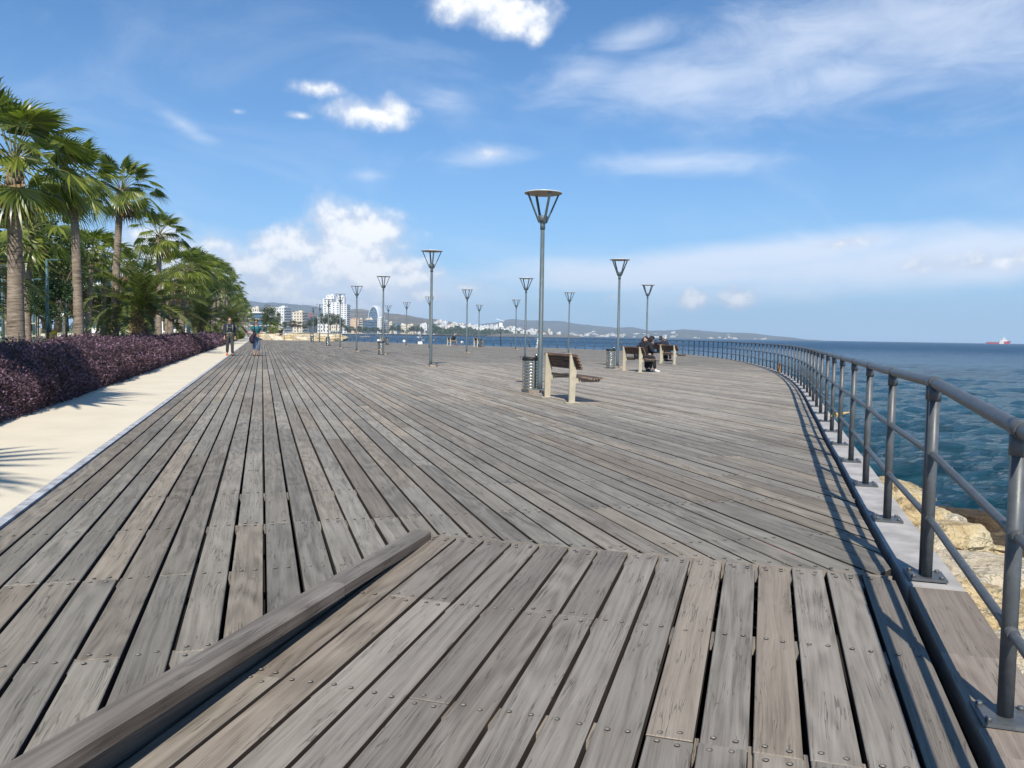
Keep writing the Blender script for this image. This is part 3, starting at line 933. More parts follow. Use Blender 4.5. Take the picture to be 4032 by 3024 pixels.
# rusty block and ribbon tied to the railing
p, t = along(post_L[3])
rb = MB()
bp_ = gnd(3070, 1466) ; 
rb.box((0, 0, 0.20), (0.20, 0.12, 0.40), Matrix.Rotation(0.5, 3, 'Z')); rb.box((0, 0, 0.41), (0.22, 0.14, 0.02), Matrix.Rotation(0.5, 3, 'Z'))
rb.box((0.0, -0.066, 0.24), (0.10, 0.012, 0.18), Matrix.Rotation(0.5, 3, 'Z'))
o = rb.build('junction_box', M_rust, None, bp_); o.scale = (.62, .62, .70)
tag(o, 'rusty orange box standing at the foot of the curved railing', 'box')
LR = min(np.arange(LP2, LP2 + 6, 0.02), key=lambda L: (along(L)[0] + Vector((0, 0, .3)) - at(3310, 1632, along(L)[0].y)).length)
p, t = along(LR)
rg = MB()
pc = p + Vector((0, 0, 0.30))
rg.tube([pc - t * 0.035, pc + t * 0.035], 0.032, 10)
for s_ in (-1, 1):
    rg.tube([pc, pc + Vector((s_ * 0.05, 0.0, 0.03)), pc + Vector((s_ * 0.11, -0.02, 0.015 + 0.03 * s_))], [0.022, 0.016, 0.006], 6)
tag(rg.build('tied_ribbon', plain('straw_ribbon', (0.50, 0.36, 0.14), 0.8, 0, 0.3, 30)), 'straw coloured ribbon knotted on the lower rail', 'ribbon')

# ------------------------------------------------------------------ sea
def build_sea():
    m = MB()
    # fan of rings round the camera, fine near the wall, with real swell
    na = 420
    radii = list(np.geomspace(2.5, 120, 250)) + list(np.geomspace(123, 6500, 46))
    a0, a1 = R(-75), R(75)
    def h(x, y):
        z = 0.0
        r = math.hypot(x, y)
        k = max(0.0, 1.0 - r / 260.0)
        if k > 0:
            v = Vector((x * 0.34 + y * 0.10, y * 0.75 - x * 0.12, 3.1))
            z = 0.17 * mnoise.noise(v) + 0.13 * mnoise.noise(v * 2.1) + 0.06 * mnoise.noise(v * 4.7)
            z += 0.06 * math.sin(0.9 * y + 0.35 * x + 2.0 * mnoise.noise(Vector((x * .08, y * .08, 0))))
            z *= k
        return z
    idx = []
    for r in radii:
        row = []
        pts = []
        for i in range(na + 1):
            a = a0 + (a1 - a0) * i / na
            x, y = r * math.sin(a), r * math.cos(a)
            pts.append((x, y, SEA + h(x, y)))
        idx.append(m.add(pts))
    for a, b_ in zip(idx, idx[1:]):
        for i in range(na):
            m.face((a + i, a + i + 1, b_ + i + 1, b_ + i), 0, True)
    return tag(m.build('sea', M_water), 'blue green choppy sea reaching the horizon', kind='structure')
build_sea()

# ------------------------------------------------------------------ boulders
def boulder_mesh(name, mat, seed, sx, sy, sz, sub=4, rough=0.30, facets=9):
    r = random.Random(seed)
    import bmesh
    bm = bmesh.new()
    bmesh.ops.create_icosphere(bm, subdivisions=sub, radius=1.0)
    planes = []
    for _ in range(facets):
        n = Vector((r.gauss(0, 1), r.gauss(0, 1), r.gauss(0, 1))).normalized()
        planes.append((n, r.uniform(0.50, 0.80)))
    planes.append((Vector((r.uniform(-.2, .2), r.uniform(-.2, .2), 1)).normalized(), 0.62))
    off = Vector((r.uniform(0, 50), r.uniform(0, 50), r.uniform(0, 50)))
    for v in bm.verts:
        p = v.co.copy()
        for n, d in planes:
            q = p.dot(n)
            if q > d: p -= n * (q - d) * 0.93
        p *= 1.0 + rough * 0.32 * mnoise.fractal(p * 1.6 + off, 0.8, 2.0, 5) + 0.030 * mnoise.fractal(p * 7 + off, 0.8, 2.0, 3)
        v.co = Vector((p.x * sx, p.y * sy, p.z * sz))
    me = bpy.data.meshes.new(name)
    bm.to_mesh(me); bm.free()
    for p in me.polygons: p.use_smooth = True
    me.set_sharp_from_angle(angle=R(32))
    me.materials.append(mat)
    return me

ROCKS = [  # place in the picture, height of the centre, half sizes, turn, material, label
    (3520, 1950, -1.05, (0.85, 1.0, 0.62), 0.3, M_rock, 'tan boulder behind the third railing post, nearest the open water'),
    (3560, 2060, -1.00, (0.95, 1.1, 0.60), 1.1, M_rock, 'yellow tan boulder just outside the kerb below the double railing post'),
    (3700, 2130, -1.10, (1.2, 0.9, 0.62), 0.2, M_rock, 'tan boulder with a dark pitted face behind the double post'),
    (3800, 2090, -1.55, (1.1, 0.75, 0.55), 0.9, M_wet, 'dark brown wet rock standing up at the edge of the water'),
    (3920, 2170, -1.62, (1.3, 0.8, 0.48), 0.5, M_wet, 'long brown weedy rock lying in the water beside the foam'),
    (3880, 2200, -1.30, (1.1, 0.8, 0.50), 0.1, M_rock, 'tan boulder in front of the long brown weedy rock'),
    (3790, 2270, -1.02, (1.25, 0.9, 0.52), 2.8, M_rock2, 'wide pale flat boulder in the middle of the heap'),
    (3990, 2290, -1.15, (1.1, 1.0, 0.55), 0.7, M_rock2, 'pale boulder between the last two railing posts at the right border'),
    (3760, 2400, -0.95, (0.95, 0.8, 0.60), 1.9, M_rock, 'golden tan boulder with a sharp ridge'),
    (3880, 2470, -0.95, (1.0, 0.9, 0.58), 0.4, M_rock, 'deep yellow boulder in the centre of the heap'),
    (3830, 2620, -1.00, (0.85, 0.8, 0.55), 2.2, M_rock, 'smooth sandy boulder close to the edge plank'),
    (4000, 2640, -0.90, (0.9, 1.0, 0.55), 1.3, M_rock2, 'pale boulder at the right border below the rails'),
    (3960, 2860, -0.98, (0.8, 0.9, 0.55), 0.2, M_rock2, 'white pitted boulder under the nearest post'),
    (4120, 2800, -1.05, (0.9, 0.9, 0.55), 0.9, M_rock2, 'pale boulder cut by the right border of the photo'),
    (4130, 2430, -1.15, (1.0, 1.0, 0.55), 0.3, M_rock, 'tan boulder outside the nearest post at the right border'),
    (4090, 2220, -1.50, (1.2, 0.9, 0.50), 0.6, M_wet, 'brown rock in the wash at the right border'),
]
for i, (x, y, z, sz, rz, m, lab) in enumerate(ROCKS):
    o = bpy.data.objects.new('boulder', boulder_mesh('boulder', m, 40 + i, *[v * (0.80 if m is M_wet else 0.56) for v in sz], sub=5))
    COL.objects.link(o)
    o.location = gnd(x, y, z + (0.14 if m is M_wet else 0)); o.rotation_euler.z = rz
    tag(o, lab, 'boulder', 'boulders heaped below the railing')
# the rest of the heap, each stone on its own
rr = random.Random(5)
heap_me = [boulder_mesh('boulder', (M_rock, M_rock2, M_rock, M_rock2, M_rock)[i % 5], 300 + i, 0.42, 0.36, 0.30, sub=4, facets=11) for i in range(8)]
wet_me = [boulder_mesh('boulder', M_wet, 330 + i, 0.50, 0.34, 0.26, sub=4) for i in range(3)]
for i in range(120):
    L = 0.3 + 13.5 * (i + rr.random()) / 120; off = rr.choice((0.34, 0.6, 0.9, 1.2, 1.5, 1.85, 2.15)) + rr.uniform(-.12, .12)
    q = offset_pt(L + rr.uniform(-.6, .6), off)
    wet = off > 1.75 and rr.random() < .75
    o = bpy.data.objects.new('boulder', (wet_me if wet else heap_me)[rr.randrange(3 if wet else 8)]); COL.objects.link(o)
    k = rr.uniform(.75, 1.25)
    o.scale = (k, k, k * rr.uniform(.8, 1.1))
    o.location = q + Vector((0, 0, -0.78 - 0.38 * off + rr.uniform(-.12, .10))); o.rotation_euler = (rr.uniform(-.5, .5), rr.uniform(-.5, .5), rr.uniform(0, 6))
    tag(o, 'dark wet stone at the water edge of the heap below the railing' if wet else 'tan stone wedged into the heap between the sea wall and the water', 'boulder', 'wet stones at the water edge' if wet else 'stones of the heap below the railing')
# foam patch where the water meets the rocks
fm = MB()
fc = gnd(3935, 2150, SEA + 0.10)
for i in range(46):
    a = rr.uniform(0, 6.28); r_ = abs(rr.gauss(0, 0.45)); s_ = rr.uniform(0.02, 0.075)
    fm.lathe([(s_ * .3, 0), (s_, s_ * .25), (s_ * .6, s_ * .6), (s_ * .1, s_ * .75)], 6, (fc.x + 1.6 * r_ * math.cos(a), fc.y + .8 * r_ * math.sin(a), fc.z - 0.02 + 0.04 * r_))
tag(fm.build('sea_foam', M_white), 'white foam washing between the brown rocks', kind='stuff')

# rocks past the far end of the deck
FR = [(1062, 1330, 118), (1090, 1322, 126), (1120, 1332, 117), (1150, 1321, 128), (1178, 1331, 118), (1205, 1323, 127), (1232, 1333, 116), (1250, 1322, 126), (1290, 1331, 118), (1318, 1324, 124), (1338, 1332, 117), (1075, 1338, 110),
      (1140, 1338, 111), (1195, 1339, 110), (1265, 1339, 110), (1310, 1340, 110)]
fr_me = [boulder_mesh('shore_rock', M_rock2 if i % 2 else M_rock, 500 + i, 1.0, 0.9, 0.55, sub=4, rough=0.4) for i in range(5)]
for i, (x, y, d) in enumerate(FR):
    o = bpy.data.objects.new('shore_rock', fr_me[i % 5]); COL.objects.link(o)
    o.location = at(x, y, d); k = rr.uniform(1.0, 1.7); o.scale = (k * 1.35, k, k * 0.95); o.rotation_euler.z = rr.uniform(0, 6.28)
    tag(o, 'pale tan rock of the breakwater behind the far railing', 'rock', 'rocks behind the far railing')
for i, (x, y, sx) in enumerate([(1378, 1331, 5.0), (1425, 1327, 4.0), (1447, 1325, 3.0), (1488, 1321, 5.0)]):
    o = bpy.data.objects.new('reef_rock', boulder_mesh('reef_rock', M_wet if i < 1 else M_rock, 600 + i, sx * .8, 1.6, 0.42, sub=4)); COL.objects.link(o)
    o.location = gnd(x, y, SEA); tag(o, ['low brown rock awash nearest the boardwalk end', 'low tan rock awash between two lamp posts', 'small low rock awash at the reef tip', 'low rock awash farthest out near the pier'][i], 'rock', 'rocks awash off the far end')

# ------------------------------------------------------------------ lamps
def make_lamp():
    root = empty('lamp_post')
    m = MB(); m.tube([(0, 0, 0.03), (0, 0, 0.25), (0, 0, 3.30)], [0.053, 0.051, 0.041], 18, smooth=True); m.build('pole', M_lamp, root)
    m = MB(); m.lathe([(0.05, 3.27), (0.05, 3.36), (0.046, 3.37), (0.075, 3.42), (0.095, 3.43), (0.095, 3.53), (0.085, 3.54), (0.03, 3.545)], 18); m.build('collar', M_lamp, root)
    for k in range(4):
        a = R(22) + k * math.pi / 2
        d = Vector((math.cos(a), math.sin(a), 0)); t = Vector((-d.y, d.x, 0))
        m = MB()
        p0, p1 = d * 0.075 + Vector((0, 0, 3.40)), d * 0.335 + Vector((0, 0, 3.975))
        up = (p1 - p0).normalized(); o_ = up.cross(t)
        rot = Matrix((t, o_, up)).transposed()
        m.box((p0 + p1) / 2, (0.046, 0.022, (p1 - p0).length), rot)
        m.build('strut', M_lamp, root)
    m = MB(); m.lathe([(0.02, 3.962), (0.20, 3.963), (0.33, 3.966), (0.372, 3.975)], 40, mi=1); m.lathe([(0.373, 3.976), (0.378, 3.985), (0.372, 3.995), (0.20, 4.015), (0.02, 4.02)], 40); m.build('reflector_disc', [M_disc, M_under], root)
    m = MB()
    m.has_uv = True
    m.box((-0.12, 0, 0.034), (0.21, 0.46, 0.068)); m.box((0.12, 0, 0.034), (0.21, 0.46, 0.068))
    m.build('base_block', M_edge, root)
    m = MB(); m.box((0, 0, 0.076), (0.24, 0.24, 0.014))
    for sx in (-1, 1):
        for sy in (-1, 1): m.tube([(sx * .09, sy * .09, .08), (sx * .09, sy * .09, .105)], 0.012, 6)
    m.build('base_plate', M_lamp, root)
    return root
LAMPS = [  # foot x, foot y, head top y, label
    (2125, 1551, 765, 'tallest looking lamp post, beside the nearest bin and empty bench'),
    (1696, 1447, 990, 'second largest lamp post, left of centre, standing alone on its block'),
    (2431, 1452, 1024, 'lamp post beside the bench with the two hooded people'),
    (1508, 1400, 1076, 'lamp post right in front of the bin with rusty orange bands'),
    (2067, 1409, 1099, 'lamp post just left of the tallest one, directly behind the nearest bin'),
    (2544, 1402, 1117, 'lamp post behind the embracing couple on the bench'),
    (1404, 1380, 1126, 'lamp post standing between the white tower and the oval building'),
    (1837, 1386, 1142, 'lone lamp post right of the seated old man'),
    (2238, 1391, 1154, 'lamp post seen above the backrest of the nearest empty bench'),
    (1339, 1367, 1157, 'lamp post in front of the right flank of the white tower'),
    (1690, 1372, 1170, 'far lamp post half hidden behind the second largest lamp post'),
    (2030, 1375, 1181, 'lamp post between the solar lamp and the lamp beside the tallest one'),
    (1293, 1358, 1179, 'far lamp post in front of the left flank of the white tower'),
    (1600, 1360, 1189, 'far lamp post standing by the small white ball right of the oval building'),
    (1259, 1346, 1194, 'far lamp post before the trees left of the white tower'),
    (1885, 1362, 1199, 'far lamp post behind the bin right of the seated old man'),
    (1528, 1354, 1203, 'far lamp post just right of the oval building, behind a steel bin'),
    (1233, 1343, 1207, 'farthest small lamp post near the red mast on the hill'),
]
lamp0 = make_lamp()
lamp_pos = []
for i, (x, y, yt, lab) in enumerate(LAMPS):
    o = lamp0 if i == 0 else copy_tree(lamp0)
    d = 4.0 * F / (y - yt) * 0.985
    if i < 4: q = gnd(x, y - 4)
    else:
        q = at(x, y, d); q.z = 0
    o.location = (q.x, q.y, 0)
    o.rotation_euler.z = 0.0 if i == 0 else rr.uniform(-.12, .12)
    sc_ = (y - 4 - yt) / F * q.y / 4.0 if i < 4 else 1.0
    o.scale = (1, 1, min(max(sc_, 0.96), 1.05))
    lamp_pos.append(q)
    tag(o, lab, 'lamp post', 'lamp posts on the boardwalk')

# solar lamp
root = empty('solar_lamp', at(1971, 1361, 88)); root.location.z = 0
m = MB(); m.tube([(0, 0, 0), (0, 0, 2.3)], 0.035, 10); m.box((0, 0, 0.01), (.25, .25, .02)); m.build('pole', M_black, root)
m = MB(); m.box((0, 0, 2.25), (0.34, 0.12, 0.42)); m.build('control_box', M_white, root)
m = MB(); m.box((-0.08, 0, 2.72), (0.85, 0.5, 0.05), Matrix.Rotation(R(18), 3, 'Y')); m.tube([(0, 0, 2.4), (0, 0, 2.7)], 0.03, 8); m.build('solar_panel', M_white, root)
tag(root, 'thin black post with white box and tilted solar panel by the railing', 'solar lamp')

# ------------------------------------------------------------------ bins
def make_bin():
    root = empty('litter_bin')
    m = MB()
    m.lathe([(0.150, 0.05), (0.150, 0.66)], 24, mi=1)
    z = 0.055
    while z < 0.64:
        m.lathe([(0.151, z), (0.164, z), (0.1655, z + .004), (0.1655, z + 0.046), (0.164, z + 0.050), (0.151, z + 0.050)], 32)
        z += 0.0605
    for a in range(4):
        d = Vector((math.cos(R(20) + a * 1.57), math.sin(R(20) + a * 1.57), 0))
        m.box(d * 0.158 + Vector((0, 0, 0.35)), (0.03, 0.03, 0.62), Matrix.Rotation(R(20) + a * 1.57, 3, 'Z'), 0)
    m.build('slotted_body', [M_steel, M_black], root)
    m = MB()
    prof = [(0.168, 0.640), (0.176, 0.652), (0.178, 0.675), (0.177, 0.700), (0.170, 0.712), (0.150, 0.706), (0.148, 0.60), (0.02, 0.58)]
    m.lathe(prof, 32)
    rb_ = random.Random(2)
    m.v = [(x * (1 + 0.012 * rb_.uniform(-1, 1)), y * (1 + 0.012 * rb_.uniform(-1, 1)), z + 0.005 * rb_.uniform(-1, 1)) for x, y, z in m.v]
    m.build('bin_bag', M_black, root)
    m = MB(); m.lathe([(0.02, 0.60), (0.02, 0.73), (0.034, 0.735), (0.036, 0.765), (0.022, 0.78), (0.004, 0.783)], 12, (0.11, 0.06, 0)); m.build('ashtray_knob', M_steel, root)
    m = MB(); m.lathe([(0.17, 0.004), (0.17, 0.035), (0.13, 0.05), (0.12, 0.055)], 24); m.build('foot', M_rail, root)
    return root
BINS = [(2088, 1546, 'nearest stainless steel bin with slotted bands, left of the tallest lamp'), (2404, 1453, 'steel bin left of the bench with the hooded people'),
        (1500, 1400, 'steel bin with rusty orange bands behind a lamp post left of centre'), (1530, 1356, 'far steel bin standing against the end of a bench'),
        (1891, 1367, 'far steel bin right of the seated old man, beside an empty bench'), (1294, 1357, 'far steel bin at the foot of a lamp post in front of the pale rocks'),
        (1233, 1343, 'farthest bin beside a pale post near the far railing')]
bin0 = make_bin()
for i, (x, y, lab) in enumerate(BINS):
    o = bin0 if i == 0 else copy_tree(bin0)
    q = gnd(x, y - 2 if i < 3 else y - 0.5)
    if i == 2:
        q = at(x, y, lamp_pos[3].y - 0.35); q.z = 0
        mm = o.children[0].data.copy(); o.children[0].data = mm
        k = [c for c in o.children if c.name.startswith('slotted_body')][0]
        k.data = k.data.copy(); k.data.materials.append(M_rust)
        for pl in k.data.polygons:
            zc = pl.center.z
            if 0.17 < zc < 0.36 and pl.material_index == 0 and int(zc / 0.0605) % 2 == 0: pl.material_index = 2
    if i == 3: q = Vector((lamp_pos[16].x + 0.05, lamp_pos[16].y - 1.0, 0))
    if i == 4: q = Vector((lamp_pos[15].x + 0.35, lamp_pos[15].y - 1.0, 0))
    if i == 5: q = Vector((lamp_pos[12].x + 0.08, lamp_pos[12].y - 0.6, 0))
    if i == 6: q = Vector((lamp_pos[17].x + 0.05, lamp_pos[17].y - 0.6, 0))
    o.location = (q.x, q.y, 0.0)
    tag(o, lab, 'litter bin', 'steel litter bins on the boardwalk')

# ------------------------------------------------------------------ benches
def make_bench():
    root = empty('bench')
    X, Y, Z = Vector((1, 0, 0)), Vector((0, -1, 0)), Vector((0, 0, 1))      # Y: towards the front of the seat
    prof = [(0, 0.012), (0.105, 0.012), (0.115, 0.40), (0.132, 0.575), (0.030, 0.830), (0.004, 0.835)]
    for sx in (-0.64, 0.64):
        m = MB()
        m.extrude(prof, Y, Z, X, (sx, 0, 0), -0.022, 0.022)
        m.box((sx, -0.055, 0.006), (0.10, 0.26, 0.012))
        leg = m.build('leg', M_cream_steel, root)
        m = MB(); m.extrude([(0.112, 0.34), (0.17, 0.35), (0.20, 0.395), (0.54, 0.405), (0.56, 0.425), (0.116, 0.425)], Y, Z, X, (sx, 0, 0), -0.018, 0.018)
        m.build('seat_bracket', M_cream_steel, root)
    m = MB(); m.has_uv = True
    for k in range(5):
        t = (k + 0.5) / 5
        u = 0.142 - 0.112 * t + 0.012 * math.sin(math.pi * t); z = 0.575 + 0.262 * t
        ang = math.atan2(0.262, 0.112 - 0.012 * math.pi * math.cos(math.pi * t))
        m.box((0, -(u + 0.018), z), (1.66, 0.030, 0.046), Matrix.Rotation(-(ang - math.pi / 2), 3, 'X'))
    m.build('backrest', M_bench_wood, root)
    m = MB(); m.has_uv = True
    for k in range(8):
        u = 0.175 + k * 0.053
        z = 0.440 + 0.010 * math.cos(k * 0.9) - 0.002 * k
        m.box((0, -u, z), (1.66, 0.042, 0.030))
    m.build('seat', M_seat_wood, root)
    for sx in (-0.74, 0.74):
        m = MB(); m.has_uv = True
        m.extrude([(0.20, 0.365), (0.50, 0.365), (0.545, 0.424), (0.16, 0.424)], Y, Z, X, (sx, 0, 0), -0.02, 0.02)
        m.build('seat_end', M_seat_wood, root)
    return root
BRZ = math.atan2(N.x, -N.y)
BEN = [((2147, 1566), (2236, 1589), 'nearest empty bench, seen from behind beside the tallest lamp post'), ((2451, 1461), (2513, 1468), 'bench on which two people in black hooded jackets sit'),
       ((2598, 1432), (2649, 1437), 'empty bench nearest the curved railing, right of the couple'), ((2557, 1409), (2592, 1412), 'bench behind the hooded pair, with a couple embracing on it'),
       ((1760, 1361), (1771, 1362), 'far bench with an old man sitting on its end'), ((1864, 1364), (1878, 1365), 'far empty bench beside a steel bin'),
       ((1513, 1353), (1518, 1354), 'far bench half hidden behind a lamp post left of centre')]
bench0 = make_bench()
bench_pos = []
for i, (a, b_, lab) in enumerate(BEN):
    o = bench0 if i == 0 else copy_tree(bench0)
    ga, gb = gnd(a[0], a[1] - 2), gnd(b_[0], b_[1] - 2)
    c = (ga + gb) / 2
    if i == 3:
        c = at(2577, 1412, 40.5); c.z = 0
    if i >= 4:
        c = at((a[0] + b_[0]) / 2, a[1], [82, 78, 84][i - 4]); c.z = 0
    if i == 6: c = Vector((lamp_pos[16].x - 0.55, lamp_pos[16].y - 1.2, 0))
    o.location = (c.x, c.y, 0.0); o.rotation_euler.z = BRZ
    bench_pos.append(c)
    tag(o, lab, 'bench', 'benches on the boardwalk')

# white balls and box along the far edge
for i, (x, y, d, lab) in enumerate([(1591, 1349, 96, 'white ball by the far edge, left of the white box'), (1490, 1342, 100, 'white ball left of the lamp with the rusty bin'), (1819, 1354, 92, 'white ball between the old man and a lone lamp post')]):
    m = MB(); m.tube([(0, 0, 0), (0, 0, 0.12)], 0.06, 8); m.lathe([(0.05, 0.08), (0.15, 0.14), (0.185, 0.25), (0.15, 0.36), (0.06, 0.42)], 12)
    q = at(x, y, d); q.z = 0
    tag(m.build('ball_light', M_white, None, q), lab, 'ball light', 'white balls along the far edge')
m = MB(); m.box((0, 0, 0.14), (0.48, 0.4, 0.28)); m.box((0, 0, 0.29), (0.52, 0.44, 0.03)); q = at(1655, 1352, 92); q.z = 0
tag(m.build('storage_box', M_white, None, q), 'white box standing at the far edge of the boardwalk', 'box')

# ------------------------------------------------------------------ people
def skin(name, chains, mat, parent, sub=1):
    """chains: list of lists of (key, (x,y,z), r); equal keys join"""
    keys, vs, rs, es = {}, [], [], []
    for ch in chains:
        prev = None
        for key, co, r in ch:
            if key not in keys:
                keys[key] = len(vs); vs.append(co); rs.append(r if isinstance(r, tuple) else (r, r))
            if prev is not None and (prev, keys[key]) not in es: es.append((prev, keys[key]))
            prev = keys[key]
    me = bpy.data.meshes.new(name)
    me.from_pydata([tuple(v) for v in vs], es, [])
    o = bpy.data.objects.new(name, me); COL.objects.link(o)
    md = o.modifiers.new('s', 'SKIN'); md.use_smooth_shade = True
    if not me.skin_vertices: 
        pass
    sv = me.skin_vertices[0].data
    for i, r in enumerate(rs):
        sv[i].radius = r
    sv[0].use_root = True
    m2 = o.modifiers.new('u', 'SUBSURF'); m2.levels = sub; m2.render_levels = sub
    dg = bpy.context.evaluated_depsgraph_get()
    nm = bpy.data.meshes.new_from_object(o.evaluated_get(dg))
    o.modifiers.clear()
    o.data = nm
    nm.name = name
    bpy.data.meshes.remove(me)
    nm.materials.clear(); nm.materials.append(mat)
    for p in nm.polygons: p.use_smooth = True
    o.parent = parent
    return o

M_skin = plain('skin_tone', (0.46, 0.27, 0.19), 0.55, 0, 0.06)
M_hair = plain('dark_hair', (0.020, 0.014, 0.010), 0.5, 0, 0.3, 40)
M_ghair = plain('grey_hair', (0.42, 0.40, 0.37), 0.6)
def cloth(name, c): return plain(name, c, 0.85, 0, 0.18, 9, 0.15)
M_navy = cloth('navy_cloth', (0.016, 0.020, 0.036)); M_char = cloth('charcoal_cloth', (0.040, 0.042, 0.044)); M_tealc = cloth('teal_cloth', (0.012, 0.125, 0.150))
M_denim = cloth('blue_denim', (0.115, 0.185, 0.30)); M_blk = cloth('black_cloth', (0.011, 0.011, 0.013)); M_plum = cloth('plum_cloth', (0.028, 0.014, 0.030)); M_khaki = cloth('khaki_cloth', (0.20, 0.17, 0.125))
M_sage = cloth('sage_strap', (0.16, 0.175, 0.125)); M_pink = cloth('pink_cloth', (0.62, 0.27, 0.40)); M_lblue = cloth('light_blue_cloth', (0.22, 0.36, 0.47)); M_wcloth = cloth('white_cloth', (0.74, 0.74, 0.72))
M_orange = cloth('orange_shoe', (0.62, 0.13, 0.025)); M_dred = cloth('dark_red_cloth', (0.22, 0.022, 0.030)); M_shoe = cloth('dark_shoe', (0.025, 0.022, 0.020))

